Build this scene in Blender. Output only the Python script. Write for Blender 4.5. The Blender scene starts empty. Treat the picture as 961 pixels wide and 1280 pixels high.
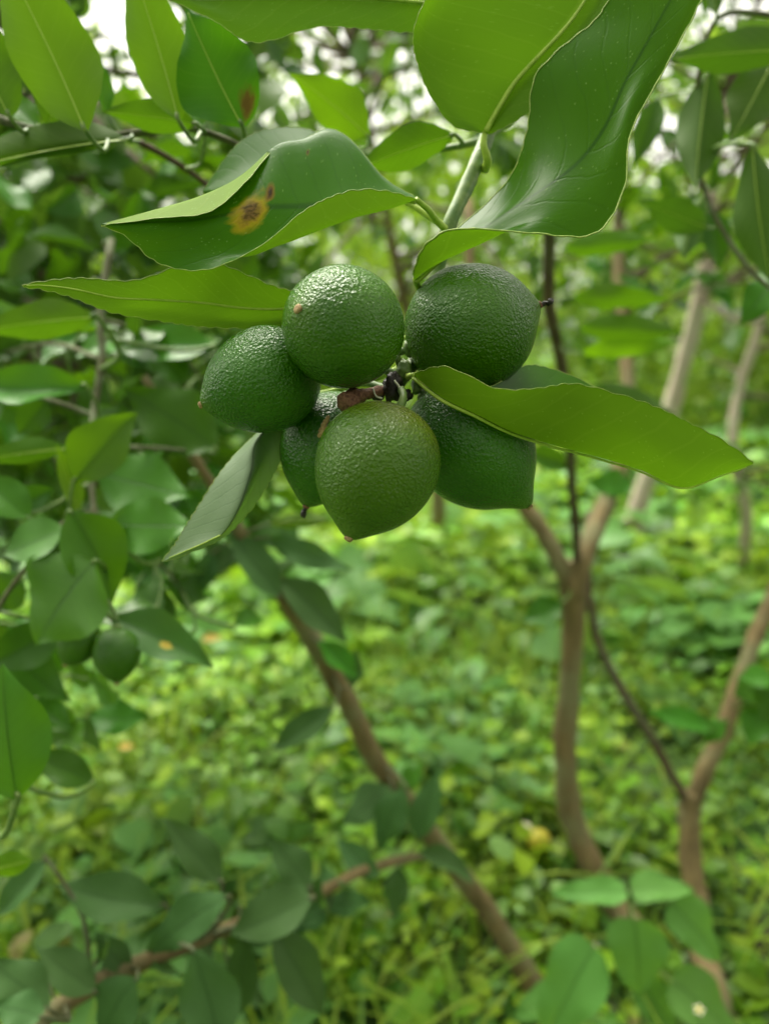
import bpy, math, random
import numpy as np
from mathutils import Vector, Matrix, noise as mnoise

random.seed(11)
rng = np.random.default_rng(11)
SC = bpy.context.scene
COL = SC.collection

# ------------------------------------------------------------------ camera
W, H, FPX = 961.0, 1280.0, 964.0
CAM = Vector((0.0, 0.0, 0.95))
PITCH = math.radians(13.0)
FWD = Vector((0, math.cos(PITCH), -math.sin(PITCH)))
UPV = Vector((0, math.sin(PITCH), math.cos(PITCH)))
RGT = Vector((1, 0, 0))
cd = bpy.data.cameras.new('camera')
cam = bpy.data.objects.new('camera', cd)
COL.objects.link(cam)
cam.location = CAM
cam.rotation_euler = (math.radians(90) - PITCH, 0, 0)
cd.sensor_fit = 'VERTICAL'
cd.sensor_height = 36.0
cd.lens = FPX / H * 36.0
cd.clip_start = 0.01
cd.clip_end = 400
cd.dof.use_dof = True
cd.dof.focus_distance = 0.280
cd.dof.aperture_fstop = 5.9
SC.camera = cam

# ------------------------------------------------------------------ sky, sun, exposure
SUN_EL, SUN_AZ = math.radians(60), math.radians(-35)      # azimuth from +Y towards +X
world = bpy.data.worlds.new('World')
SC.world = world
world.use_nodes = True
wn = world.node_tree
wn.nodes.clear()
sky = wn.nodes.new('ShaderNodeTexSky')
sky.sky_type = 'NISHITA'
sky.sun_disc = False
sky.sun_elevation = SUN_EL
sky.sun_rotation = SUN_AZ
sky.dust_density = 6.0
sky.air_density = 1.0
hs = wn.nodes.new('ShaderNodeHueSaturation')
hs.inputs['Saturation'].default_value = 0.05
hs.inputs['Value'].default_value = 1.0
bg = wn.nodes.new('ShaderNodeBackground')
bg.inputs['Strength'].default_value = 0.15
wo = wn.nodes.new('ShaderNodeOutputWorld')
wn.links.new(sky.outputs[0], hs.inputs['Color'])
tint = wn.nodes.new('ShaderNodeMix')
tint.data_type = 'RGBA'
tint.blend_type = 'MULTIPLY'
tint.inputs[0].default_value = 1.0
tint.inputs[7].default_value = (1.0, 0.985, 0.86, 1)
wn.links.new(hs.outputs[0], tint.inputs[6])
wn.links.new(tint.outputs[2], bg.inputs['Color'])
wn.links.new(bg.outputs[0], wo.inputs['Surface'])
sl = bpy.data.lights.new('sun', 'SUN')
sl.energy = 1.5
sl.angle = math.radians(40)
sl.color = (1.0, 0.95, 0.84)
sun = bpy.data.objects.new('sun', sl)
COL.objects.link(sun)
sdir = Vector((math.sin(SUN_AZ) * math.cos(SUN_EL), math.cos(SUN_AZ) * math.cos(SUN_EL), math.sin(SUN_EL)))
sun.rotation_euler = sdir.to_track_quat('Z', 'Y').to_euler()
SC.view_settings.view_transform = 'Standard'
SC.view_settings.look = 'None'
SC.view_settings.exposure = 1.48
SC.view_settings.gamma = 1.0
SC.view_settings.use_curve_mapping = False
SC.render.engine = 'CYCLES'
SC.cycles.use_denoising = True
SC.cycles.max_bounces = 6
SC.cycles.diffuse_bounces = 3
SC.cycles.glossy_bounces = 2
SC.cycles.transmission_bounces = 4
SC.cycles.transparent_max_bounces = 4
SC.cycles.sample_clamp_indirect = 4.0


# ------------------------------------------------------------------ placing helpers
def P(x, y, d):
    """The point of the place seen at photo pixel x, y at depth d metres."""
    return CAM + FWD * d + RGT * ((x - W / 2) / FPX * d) - UPV * ((y - H / 2) / FPX * d)


def ground_depth(y, z=0.0):
    return (CAM.z - z) / (math.sin(PITCH) + (y - H / 2) / FPX * math.cos(PITCH))


def G(x, y, z=0.0):
    return P(x, y, ground_depth(y, z))


def catmull(pts, n):
    """n samples of a smooth curve through pts (Vectors)."""
    m = len(pts)
    out = []
    for i in range(n):
        t = i / (n - 1) * (m - 1)
        k = min(int(t), m - 2)
        f = t - k
        p1, p2 = pts[k], pts[k + 1]
        p0 = pts[k - 1] if k > 0 else p1 * 2 - p2
        p3 = pts[k + 2] if k + 2 < m else p2 * 2 - p1
        out.append(0.5 * ((p1 * 2) + (p2 - p0) * f + (p0 * 2 - p1 * 5 + p2 * 4 - p3) * f * f
                          + (p1 * 3 - p0 - p2 * 3 + p3) * f * f * f))
    return out


def lerpn(vals, n):
    m = len(vals)
    out = []
    for i in range(n):
        t = i / (n - 1) * (m - 1)
        k = min(int(t), m - 2) if m > 1 else 0
        out.append(vals[k] + (vals[min(k + 1, m - 1)] - vals[k]) * (t - k))
    return out


def tube_data(pts, radii, seg=8, bump=0.0, cap=True):
    """Vertices and faces of a tapered tube through pts."""
    V, F = [], []
    n = len(pts)
    ref = Vector((0.3, 0.2, 0.93))
    for i, p in enumerate(pts):
        t = (pts[min(i + 1, n - 1)] - pts[max(i - 1, 0)])
        if t.length < 1e-9:
            t = Vector((0, 0, 1))
        t.normalize()
        a = ref - t * ref.dot(t)
        if a.length < 1e-4:
            a = Vector((1, 0, 0)) - t * t.x
        a.normalize()
        ref = a
        b = t.cross(a)
        for k in range(seg):
            an = 2 * math.pi * k / seg
            r = radii[i] * (1 + bump * (mnoise.noise(p * (0.6 / max(radii[i], 1e-4)) + Vector((k * 1.7, 0, 0)))))
            V.append(p + a * (math.cos(an) * r) + b * (math.sin(an) * r))
    for i in range(n - 1):
        for k in range(seg):
            k2 = (k + 1) % seg
            F.append((i * seg + k, i * seg + k2, (i + 1) * seg + k2, (i + 1) * seg + k))
    if cap:
        F.append(tuple(range(seg))[::-1])
        F.append(tuple((n - 1) * seg + k for k in range(seg)))
    return V, F


def mesh_from(name, V, F, mat, smooth=True, uvs=None):
    me = bpy.data.meshes.new(name)
    me.from_pydata([tuple(v) for v in V], [], F)
    if mat is not None:
        me.materials.append(mat)
    if smooth:
        me.polygons.foreach_set('use_smooth', [True] * len(me.polygons))
    if uvs is not None:
        ul = me.uv_layers.new(name='UVMap')
        li = np.zeros(len(me.loops), dtype=np.int32)
        me.loops.foreach_get('vertex_index', li)
        ul.data.foreach_set('uv', np.asarray(uvs, dtype=np.float32)[li].ravel())
    me.update()
    return me


def link(name, me, parent=None, mw=None):
    """One mesh object, under parent when given; mw is its world matrix."""
    o = bpy.data.objects.new(name, me)
    COL.objects.link(o)
    mw = mw or Matrix.Identity(4)
    if parent is not None:
        o.parent = parent
        o.matrix_parent_inverse = WM[parent.name].inverted()
    o.matrix_basis = mw
    WM[o.name] = mw
    return o


WM = {}


def tag(o, label=None, cat=None, group=None, kind=None):
    for k, v in (('label', label), ('category', cat), ('group', group), ('kind', kind)):
        if v:
            o[k] = v
    return o


def empty(name, loc, label, cat, group=None):
    o = bpy.data.objects.new(name, None)
    COL.objects.link(o)
    o.empty_display_size = 0.02
    o.location = loc
    WM[o.name] = Matrix.Translation(loc)
    return tag(o, label, cat, group)


def tube(name, pts, r0, mat, parent, n=24, seg=8, bump=0.0):
    """r0: list of radii along the tube."""
    c = catmull(pts, n)
    V, F = tube_data(c, lerpn(r0, n), seg, bump)
    return link(name, mesh_from(name, V, F, mat), parent)


# ------------------------------------------------------------------ materials
def new_mat(name):
    m = bpy.data.materials.new(name)
    m.use_nodes = True
    nt = m.node_tree
    nt.nodes.clear()
    out = nt.nodes.new('ShaderNodeOutputMaterial')
    return m, nt, out


def N(nt, kind, **kw):
    n = nt.nodes.new(kind)
    for k, v in kw.items():
        if k in n.inputs:
            n.inputs[k].default_value = v
        else:
            setattr(n, k, v)
    return n


def mixc(nt, fac, a, b, blend='MIX'):
    n = nt.nodes.new('ShaderNodeMix')
    n.data_type = 'RGBA'
    n.blend_type = blend
    for sock, v in ((n.inputs[0], fac), (n.inputs[6], a), (n.inputs[7], b)):
        if isinstance(v, (int, float)):
            sock.default_value = v
        elif isinstance(v, tuple):
            sock.default_value = (*v, 1) if len(v) == 3 else v
        else:
            nt.links.new(v, sock)
    return n.outputs[2]


def math_n(nt, op, a, b=None, c=None):
    n = nt.nodes.new('ShaderNodeMath')
    n.operation = op
    for i, v in enumerate((a, b, c)):
        if v is None:
            continue
        if isinstance(v, (int, float)):
            n.inputs[i].default_value = v
        else:
            nt.links.new(v, n.inputs[i])
    return n.outputs[0]


def ramp(nt, fac, stops):
    n = nt.nodes.new('ShaderNodeValToRGB')
    while len(n.color_ramp.elements) < len(stops):
        n.color_ramp.elements.new(0.5)
    for e, (p, c) in zip(n.color_ramp.elements, stops):
        e.position = p
        e.color = (*c, 1) if len(c) == 3 else c
    nt.links.new(fac, n.inputs[0])
    return n.outputs[0]


def leaf_mat(name, top, under, trans, tfac=0.3, rough=0.38, spec=0.5, hero=False, spot=None, attr=False,
             vary=0.25, rough_under=0.6, patch=None):
    """Two-sided citrus leaf: dark glossy top, pale matt underside, light let through."""
    m, nt, out = new_mat(name)
    L = nt.links
    geo = N(nt, 'ShaderNodeNewGeometry')
    back = geo.outputs['Backfacing']
    if attr:
        at = N(nt, 'ShaderNodeAttribute', attribute_name='tone')
        base = mixc(nt, back, at.outputs['Color'], mixc(nt, 0.35, at.outputs['Color'], under))
        tcol = mixc(nt, 0.5, at.outputs['Color'], trans)
        tc = N(nt, 'ShaderNodeTexCoord').outputs['Object']
    else:
        base = mixc(nt, back, top, under)
        tcol = trans
        tc = N(nt, 'ShaderNodeTexCoord').outputs['UV']
        oi = N(nt, 'ShaderNodeObjectInfo')
        no = N(nt, 'ShaderNodeTexNoise', Scale=5.0, Detail=3.0)
        L.new(tc, no.inputs['Vector'])
        v = math_n(nt, 'ADD', math_n(nt, 'MULTIPLY', oi.outputs['Random'], 0.6), math_n(nt, 'MULTIPLY', no.outputs['Fac'], 0.6))
        hsv = N(nt, 'ShaderNodeHueSaturation')
        L.new(base, hsv.inputs['Color'])
        L.new(math_n(nt, 'ADD', math_n(nt, 'MULTIPLY', v, 2 * vary), 1 - 1.2 * vary), hsv.inputs['Value'])
        L.new(math_n(nt, 'ADD', math_n(nt, 'MULTIPLY', oi.outputs['Random'], 0.025), 0.487), hsv.inputs['Hue'])
        base = hsv.outputs[0]
    bump_n = None
    if not attr:
        sep = N(nt, 'ShaderNodeSeparateXYZ')
        L.new(tc, sep.inputs[0])
        u = math_n(nt, 'ABSOLUTE', math_n(nt, 'SUBTRACT', sep.outputs[0], 0.5))
        # side veins: lines leaving the midrib forward
        wob = N(nt, 'ShaderNodeTexNoise', Scale=7.0)
        L.new(tc, wob.inputs['Vector'])
        vv = math_n(nt, 'ADD', math_n(nt, 'SUBTRACT', sep.outputs[1], math_n(nt, 'MULTIPLY', u, 0.42)),
                    math_n(nt, 'MULTIPLY', wob.outputs['Fac'], 0.035))
        sv = math_n(nt, 'PINGPONG', math_n(nt, 'MULTIPLY', vv, 11.0), 0.5)
        svm = N(nt, 'ShaderNodeMapRange', interpolation_type='SMOOTHSTEP')
        L.new(sv, svm.inputs[0])
        svm.inputs[1].default_value, svm.inputs[2].default_value = 0.0, 0.09
        svm.inputs[3].default_value, svm.inputs[4].default_value = 1.0, 0.0
        mid = N(nt, 'ShaderNodeMapRange', interpolation_type='SMOOTHSTEP')
        L.new(u, mid.inputs[0])
        mid.inputs[1].default_value, mid.inputs[2].default_value = 0.004, 0.02
        mid.inputs[3].default_value, mid.inputs[4].default_value = 1.0, 0.0
        vein = math_n(nt, 'MAXIMUM', math_n(nt, 'MULTIPLY', svm.outputs[0], 0.22), mid.outputs[0])
        top_v = mixc(nt, 0.8, base, (0.010, 0.045, 0.004))
        und_v = mixc(nt, 0.5, base, (0.25, 0.36, 0.06))
        vcol = mixc(nt, back, top_v, und_v)
        base = mixc(nt, math_n(nt, 'MULTIPLY', vein, 0.9), base, vcol)
        if hero:
            # oil glands: fine pale dots and a faint mottling
            vo = N(nt, 'ShaderNodeTexVoronoi', Scale=1.0)
            mp = N(nt, 'ShaderNodeMapping')
            mp.inputs['Scale'].default_value = (34, 75, 1)
            L.new(tc, mp.inputs[0])
            L.new(mp.outputs[0], vo.inputs['Vector'])
            dot = N(nt, 'ShaderNodeMapRange')
            L.new(vo.outputs['Distance'], dot.inputs[0])
            dot.inputs[1].default_value, dot.inputs[2].default_value = 0.10, 0.24
            dot.inputs[3].default_value, dot.inputs[4].default_value = 1.0, 0.0
            sepc = N(nt, 'ShaderNodeSeparateColor')
            L.new(vo.outputs['Color'], sepc.inputs[0])
            gate = math_n(nt, 'GREATER_THAN', sepc.outputs[0], 0.70)
            base = mixc(nt, math_n(nt, 'MULTIPLY', math_n(nt, 'MULTIPLY', dot.outputs[0], gate), 0.34), base, (0.25, 0.40, 0.10))
            nb = N(nt, 'ShaderNodeTexNoise', Scale=60.0, Detail=3.0)
            L.new(tc, nb.inputs['Vector'])
            hgt = math_n(nt, 'ADD', math_n(nt, 'MULTIPLY', nb.outputs['Fac'], 0.5), math_n(nt, 'MULTIPLY', svm.outputs[0], -0.35))
        else:
            hgt = math_n(nt, 'MULTIPLY', vein, -1.0)
        bn = N(nt, 'ShaderNodeBump', Strength=0.3 if hero else 0.35, Distance=0.0004 if hero else 0.0006)
        L.new(hgt, bn.inputs['Height'])
        bump_n = bn.outputs[0]
        for sp in ([spot] if spot else []) + (patch or []):
            su, sw, rad, asp, c_out, c_in = sp
            nn = N(nt, 'ShaderNodeTexNoise', Scale=22.0, Detail=5.0)
            L.new(tc, nn.inputs['Vector'])
            du = math_n(nt, 'MULTIPLY', math_n(nt, 'SUBTRACT', sep.outputs[0], su), asp)
            dv = math_n(nt, 'SUBTRACT', sep.outputs[1], sw)
            dist = math_n(nt, 'SQRT', math_n(nt, 'ADD', math_n(nt, 'MULTIPLY', du, du), math_n(nt, 'MULTIPLY', dv, dv)))
            dist = math_n(nt, 'ADD', math_n(nt, 'DIVIDE', dist, rad), math_n(nt, 'MULTIPLY', math_n(nt, 'SUBTRACT', nn.outputs['Fac'], 0.5), 0.9))
            f1 = ramp(nt, dist, [(0.45, (1, 1, 1)), (1.0, (0, 0, 0))])
            base = mixc(nt, f1, base, c_out)
            f2 = ramp(nt, dist, [(0.28, (1, 1, 1)), (0.60, (0, 0, 0))])
            n3 = N(nt, 'ShaderNodeTexNoise', Scale=90.0, Detail=3.0)
            L.new(tc, n3.inputs['Vector'])
            base = mixc(nt, f2, base, mixc(nt, ramp(nt, n3.outputs['Fac'], [(0.42, (0, 0, 0)), (0.6, (1, 1, 1))]), c_in,
                                           tuple(0.35 * q for q in c_in)))
            tcol = mixc(nt, f1, tcol, c_out)
    pb = N(nt, 'ShaderNodeBsdfPrincipled')
    L.new(base, pb.inputs['Base Color'])
    L.new(math_n(nt, 'ADD', math_n(nt, 'MULTIPLY', back, rough_under - rough), rough), pb.inputs['Roughness'])
    pb.inputs['Specular IOR Level'].default_value = spec
    tr = N(nt, 'ShaderNodeBsdfTranslucent')
    if isinstance(tcol, tuple):
        tr.inputs['Color'].default_value = (*tcol, 1)
    else:
        L.new(tcol, tr.inputs['Color'])
    if bump_n is not None:
        L.new(bump_n, pb.inputs['Normal'])
    mx = N(nt, 'ShaderNodeMixShader')
    mx.inputs[0].default_value = tfac
    L.new(pb.outputs[0], mx.inputs[1])
    L.new(tr.outputs[0], mx.inputs[2])
    L.new(mx.outputs[0], out.inputs['Surface'])
    return m


def bark_mat(name, c1, c2, c3, scale=60.0, stretch=0.25, rough=0.85, bump=0.7):
    m, nt, out = new_mat(name)
    L = nt.links
    tc = N(nt, 'ShaderNodeTexCoord')
    mp = N(nt, 'ShaderNodeMapping')
    mp.inputs['Scale'].default_value = (1, 1, stretch)
    L.new(tc.outputs['Object'], mp.inputs[0])
    n1 = N(nt, 'ShaderNodeTexNoise', Scale=scale, Detail=6.0, Roughness=0.65)
    L.new(mp.outputs[0], n1.inputs['Vector'])
    n2 = N(nt, 'ShaderNodeTexNoise', Scale=scale * 0.22, Detail=3.0)
    L.new(tc.outputs['Object'], n2.inputs['Vector'])
    c = ramp(nt, n1.outputs['Fac'], [(0.3, c1), (0.7, c2)])
    c = mixc(nt, ramp(nt, n2.outputs['Fac'], [(0.48, (0, 0, 0)), (0.66, (0.9, 0.9, 0.9))]), c, c3)
    pb = N(nt, 'ShaderNodeBsdfPrincipled', Roughness=rough)
    L.new(c, pb.inputs['Base Color'])
    bn = N(nt, 'ShaderNodeBump', Strength=bump, Distance=0.002)
    L.new(n1.outputs['Fac'], bn.inputs['Height'])
    L.new(bn.outputs[0], pb.inputs['Normal'])
    L.new(pb.outputs[0], out.inputs['Surface'])
    return m


def lime_mat(name, c1, c2, blush=0.0, rough=0.14):
    """Pebbled lime peel: fine wrinkles, oil-gland pits, paler towards the nipple."""
    m, nt, out = new_mat(name)
    L = nt.links
    tc = N(nt, 'ShaderNodeTexCoord')
    ob = tc.outputs['Object']
    wv = N(nt, 'ShaderNodeTexNoise', Scale=190.0, Detail=2.0)
    L.new(ob, wv.inputs['Vector'])
    n1 = N(nt, 'ShaderNodeTexNoise', Scale=640.0, Detail=3.0, Roughness=0.55, Distortion=0.8)
    L.new(ob, n1.inputs['Vector'])
    vo = N(nt, 'ShaderNodeTexVoronoi', Scale=900.0)
    L.new(ob, vo.inputs['Vector'])
    n2 = N(nt, 'ShaderNodeTexNoise', Scale=45.0, Detail=3.0)
    L.new(ob, n2.inputs['Vector'])
    big = N(nt, 'ShaderNodeTexNoise', Scale=28.0, Detail=2.0)
    L.new(ob, big.inputs['Vector'])
    c = mixc(nt, ramp(nt, big.outputs['Fac'], [(0.35, (0, 0, 0)), (0.68, (1, 1, 1))]), c1, c2)
    # oil glands show as slightly paler points
    c = mixc(nt, ramp(nt, vo.outputs['Distance'], [(0.1, (0.28, 0.28, 0.28)), (0.4, (0, 0, 0))]), c, (0.08, 0.19, 0.008))
    uv = N(nt, 'ShaderNodeSeparateXYZ')
    L.new(tc.outputs['UV'], uv.inputs[0])
    tip = ramp(nt, uv.outputs[1], [(0.86, (0, 0, 0)), (1.0, (1, 1, 1))])
    c = mixc(nt, math_n(nt, 'MULTIPLY', tip, 0.45), c, (0.12, 0.21, 0.03))
    if blush:
        st = ramp(nt, math_n(nt, 'ADD', uv.outputs[1], math_n(nt, 'MULTIPLY', math_n(nt, 'SUBTRACT', n2.outputs['Fac'], 0.5), 0.35)),
                  [(0.2, (1, 1, 1)), (0.42, (0, 0, 0))])
        c = mixc(nt, math_n(nt, 'MULTIPLY', st, blush), c, (0.16, 0.15, 0.02))
    pb = N(nt, 'ShaderNodeBsdfPrincipled', Roughness=rough)
    L.new(c, pb.inputs['Base Color'])
    pb.inputs['Specular IOR Level'].default_value = 0.38
    pb.inputs['Subsurface Weight'].default_value = 0.06
    pb.inputs['Subsurface Radius'].default_value = (0.2, 0.6, 0.05)
    pb.inputs['Subsurface Scale'].default_value = 0.003
    h = math_n(nt, 'ADD', math_n(nt, 'MULTIPLY', n1.outputs['Fac'], 0.85), math_n(nt, 'MULTIPLY', vo.outputs['Distance'], 0.45))
    h = math_n(nt, 'ADD', h, math_n(nt, 'MULTIPLY', wv.outputs['Fac'], 0.55))
    bn = N(nt, 'ShaderNodeBump', Strength=0.7, Distance=0.0011)
    L.new(h, bn.inputs['Height'])
    L.new(bn.outputs[0], pb.inputs['Normal'])
    L.new(pb.outputs[0], out.inputs['Surface'])
    return m


def plain_mat(name, c1, c2, scale=300.0, rough=0.7, bump=0.4):
    m, nt, out = new_mat(name)
    L = nt.links
    tc = N(nt, 'ShaderNodeTexCoord')
    n1 = N(nt, 'ShaderNodeTexNoise', Scale=scale, Detail=4.0)
    L.new(tc.outputs['Object'], n1.inputs['Vector'])
    pb = N(nt, 'ShaderNodeBsdfPrincipled', Roughness=rough)
    L.new(ramp(nt, n1.outputs['Fac'], [(0.35, c1), (0.65, c2)]), pb.inputs['Base Color'])
    bn = N(nt, 'ShaderNodeBump', Strength=bump, Distance=0.0005)
    L.new(n1.outputs['Fac'], bn.inputs['Height'])
    L.new(bn.outputs[0], pb.inputs['Normal'])
    L.new(pb.outputs[0], out.inputs['Surface'])
    return m


TOP, UND, TRA = (0.027, 0.112, 0.002), (0.078, 0.168, 0.010), (0.135, 0.305, 0.005)
M = {
    'hero': leaf_mat('leaf_near', TOP, UND, TRA, 0.32, 0.28, 0.08, hero=True, vary=0.26),
    'hero_spot': leaf_mat('leaf_near_spotted', TOP, (0.13, 0.235, 0.02), TRA, 0.22, 0.32, 0.05, hero=True, vary=0.2,
                          spot=(0.52, 0.60, 0.070, 0.62, (0.34, 0.26, 0.010), (0.13, 0.075, 0.022)),
                          patch=[(0.44, 0.545, 0.022, 0.5, (0.16, 0.10, 0.01), (0.05, 0.03, 0.01)), (0.30, 0.42, 0.010, 0.5, (0.12, 0.12, 0.01), (0.05, 0.03, 0.01))]),
    'hero_painted_sheen': leaf_mat('leaf_near_painted_sheen', (0.135, 0.205, 0.095), UND, TRA, 0.22, 0.45, 0.6, hero=True, vary=0.12),  # top colour paled: the sky's sheen is painted into the leaf
    'mid': leaf_mat('leaf_mid', (0.046, 0.158, 0.010), (0.065, 0.145, 0.010), (0.12, 0.28, 0.004), 0.24, 0.33, 0.2),
    'dark': leaf_mat('leaf_dark', (0.038, 0.124, 0.006), (0.050, 0.110, 0.014), (0.08, 0.20, 0.006), 0.2, 0.36, 0.2),
    'fresh': leaf_mat('leaf_fresh', (0.066, 0.185, 0.014), (0.10, 0.20, 0.02), (0.14, 0.32, 0.008), 0.25, 0.36, 0.4),
    'dull': leaf_mat('leaf_dull', (0.062, 0.140, 0.038), (0.060, 0.125, 0.028), (0.08, 0.18, 0.012), 0.2, 0.55, 0.2),
    'light': leaf_mat('leaf_light', (0.045, 0.125, 0.006), (0.090, 0.190, 0.008), (0.17, 0.36, 0.004), 0.34, 0.42, 0.15),
    'brown_tip': leaf_mat('leaf_brown_tip', (0.025, 0.10, 0.005), (0.04, 0.13, 0.008), (0.09, 0.27, 0.004), 0.28, 0.4, 0.12,
                          patch=[(0.22, 0.14, 0.15, 0.8, (0.12, 0.085, 0.015), (0.10, 0.055, 0.015))]),
    'yellow_spot': leaf_mat('leaf_yellow_spot', (0.035, 0.11, 0.010), (0.10, 0.21, 0.02), TRA, 0.24, 0.42, 0.35,
                            patch=[(0.6, 0.55, 0.07, 0.6, (0.5, 0.40, 0.03), (0.5, 0.34, 0.03))]),
    'weedleaf': leaf_mat('weed_leaf', (0.110, 0.26, 0.050), (0.15, 0.28, 0.06), (0.20, 0.42, 0.03), 0.32, 0.6, 0.25),
    'scatter': leaf_mat('leaf_scatter', None, (0.10, 0.19, 0.02), (0.20, 0.38, 0.01), 0.30, 0.34, 0.35, attr=True),
    'ground_leaf': leaf_mat('ground_leaf', None, (0.18, 0.28, 0.03), (0.36, 0.56, 0.015), 0.34, 0.42, 0.25, attr=True),
    'rim': plain_mat('leaf_margin', (0.16, 0.28, 0.03), (0.30, 0.38, 0.07), 900, 0.6, 0.2),
    'rib': plain_mat('leaf_rib', (0.26, 0.40, 0.03), (0.36, 0.50, 0.06), 300, 0.5, 0.2),
    'stem_green': plain_mat('green_stem', (0.07, 0.15, 0.025), (0.15, 0.23, 0.05), 260, 0.5, 0.5),
    'bark': bark_mat('bark_brown', (0.095, 0.070, 0.026), (0.230, 0.166, 0.066), (0.18, 0.175, 0.08)),
    'bark_dark': bark_mat('bark_dark', (0.045, 0.031, 0.015), (0.125, 0.088, 0.042), (0.10, 0.10, 0.05)),
    'bark_pale': bark_mat('bark_pale', (0.32, 0.26, 0.19), (0.52, 0.44, 0.35), (0.42, 0.40, 0.28)),
    'twig': bark_mat('bark_twig', (0.05, 0.06, 0.022), (0.12, 0.12, 0.05), (0.14, 0.17, 0.09), 200),
    'lime': lime_mat('lime_peel', (0.017, 0.096, 0.0), (0.036, 0.145, 0.001)),
    'lime_light': lime_mat('lime_peel_light', (0.024, 0.096, 0.0), (0.048, 0.145, 0.001)),
    'lime_blush': lime_mat('lime_peel_blush', (0.034, 0.100, 0.0), (0.056, 0.135, 0.001), 0.45),
    'scar': plain_mat('dry_scar', (0.20, 0.12, 0.05), (0.42, 0.30, 0.14), 900, 0.8, 0.8),
    'scar_brown': plain_mat('dry_scar_brown', (0.10, 0.04, 0.02), (0.26, 0.13, 0.07), 900, 0.75, 1.0),
    'black': plain_mat('dried_black', (0.006, 0.005, 0.004), (0.035, 0.024, 0.018), 1200, 0.45, 1.0),
    'dry_gold': plain_mat('dried_flower', (0.30, 0.19, 0.06), (0.5, 0.38, 0.16), 1500, 0.8, 0.8),
    'pale_bit': plain_mat('pale_fibre', (0.5, 0.52, 0.35), (0.7, 0.7, 0.55), 900, 0.7, 0.3),
    'yellow': plain_mat('yellow_peel', (0.42, 0.36, 0.02), (0.50, 0.44, 0.04), 200, 0.5, 0.3),
    'cream': plain_mat('cream_petal', (0.5, 0.47, 0.32), (0.62, 0.58, 0.42), 400, 0.6, 0.2),
    'orange': plain_mat('yellowed_leaf', (0.55, 0.33, 0.03), (0.62, 0.45, 0.06), 150, 0.6, 0.3),
}

# ------------------------------------------------------------------ ground
def ground_z(x, y):
    z = 0.03 * math.sin(x * 1.3 + 0.4) * math.sin(y * 0.9) + 0.02 * math.sin(x * 3.1 + y * 2.3)
    return z * min(1.0, math.hypot(x, y) / 3.0)


def build_ground():
    V, F = [], []
    xs = [math.copysign(abs(t) ** 2.2 * 70, t) for t in np.linspace(-1, 1, 81)]
    ys = [abs(t) ** 2.2 * 100 - 12 for t in np.linspace(0, 1, 91)]
    for y in ys:
        for x in xs:
            V.append((x, y, ground_z(x, y)))
    nx = len(xs)
    for j in range(len(ys) - 1):
        for i in range(nx - 1):
            F.append((j * nx + i, j * nx + i + 1, (j + 1) * nx + i + 1, (j + 1) * nx + i))
    m, nt, out = new_mat('soil_and_moss')
    L = nt.links
    tc = N(nt, 'ShaderNodeTexCoord')
    n1 = N(nt, 'ShaderNodeTexNoise', Scale=9.0, Detail=8.0)
    n2 = N(nt, 'ShaderNodeTexNoise', Scale=1.7, Detail=5.0)
    L.new(tc.outputs['Object'], n1.inputs['Vector'])
    L.new(tc.outputs['Object'], n2.inputs['Vector'])
    c = ramp(nt, n1.outputs['Fac'], [(0.35, (0.035, 0.028, 0.016)), (0.65, (0.07, 0.09, 0.022))])
    c = mixc(nt, ramp(nt, n2.outputs['Fac'], [(0.4, (0, 0, 0)), (0.6, (1, 1, 1))]), c, (0.05, 0.12, 0.02))
    pb = N(nt, 'ShaderNodeBsdfPrincipled', Roughness=0.95)
    L.new(c, pb.inputs['Base Color'])
    bn = N(nt, 'ShaderNodeBump', Strength=1.0, Distance=0.02)
    L.new(n1.outputs['Fac'], bn.inputs['Height'])
    L.new(bn.outputs[0], pb.inputs['Normal'])
    L.new(pb.outputs[0], out.inputs['Surface'])
    o = link('ground', mesh_from('ground', V, F, m))
    tag(o, 'weedy soil under the lime trees', None, None, 'structure')


build_ground()

# ------------------------------------------------------------------ leaf templates for masses
# small folded leaf, unit length along y, half width 0.5 at scale 1
T_V = np.array([[0, 0, 0], [0, .34, .03], [0, .68, .02], [0, 1, -.06],
                [-.42, .26, .10], [-.5, .48, .10], [-.34, .76, .05],
                [.42, .26, .10], [.5, .48, .10], [.34, .76, .05]], dtype=np.float64)
T_F = [(0, 1, 4), (1, 5, 4), (1, 2, 5), (2, 6, 5), (2, 3, 6),
       (0, 7, 1), (1, 7, 8), (1, 8, 2), (2, 8, 9), (2, 9, 3)]
T_F = np.array(T_F, dtype=np.int64)


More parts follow.
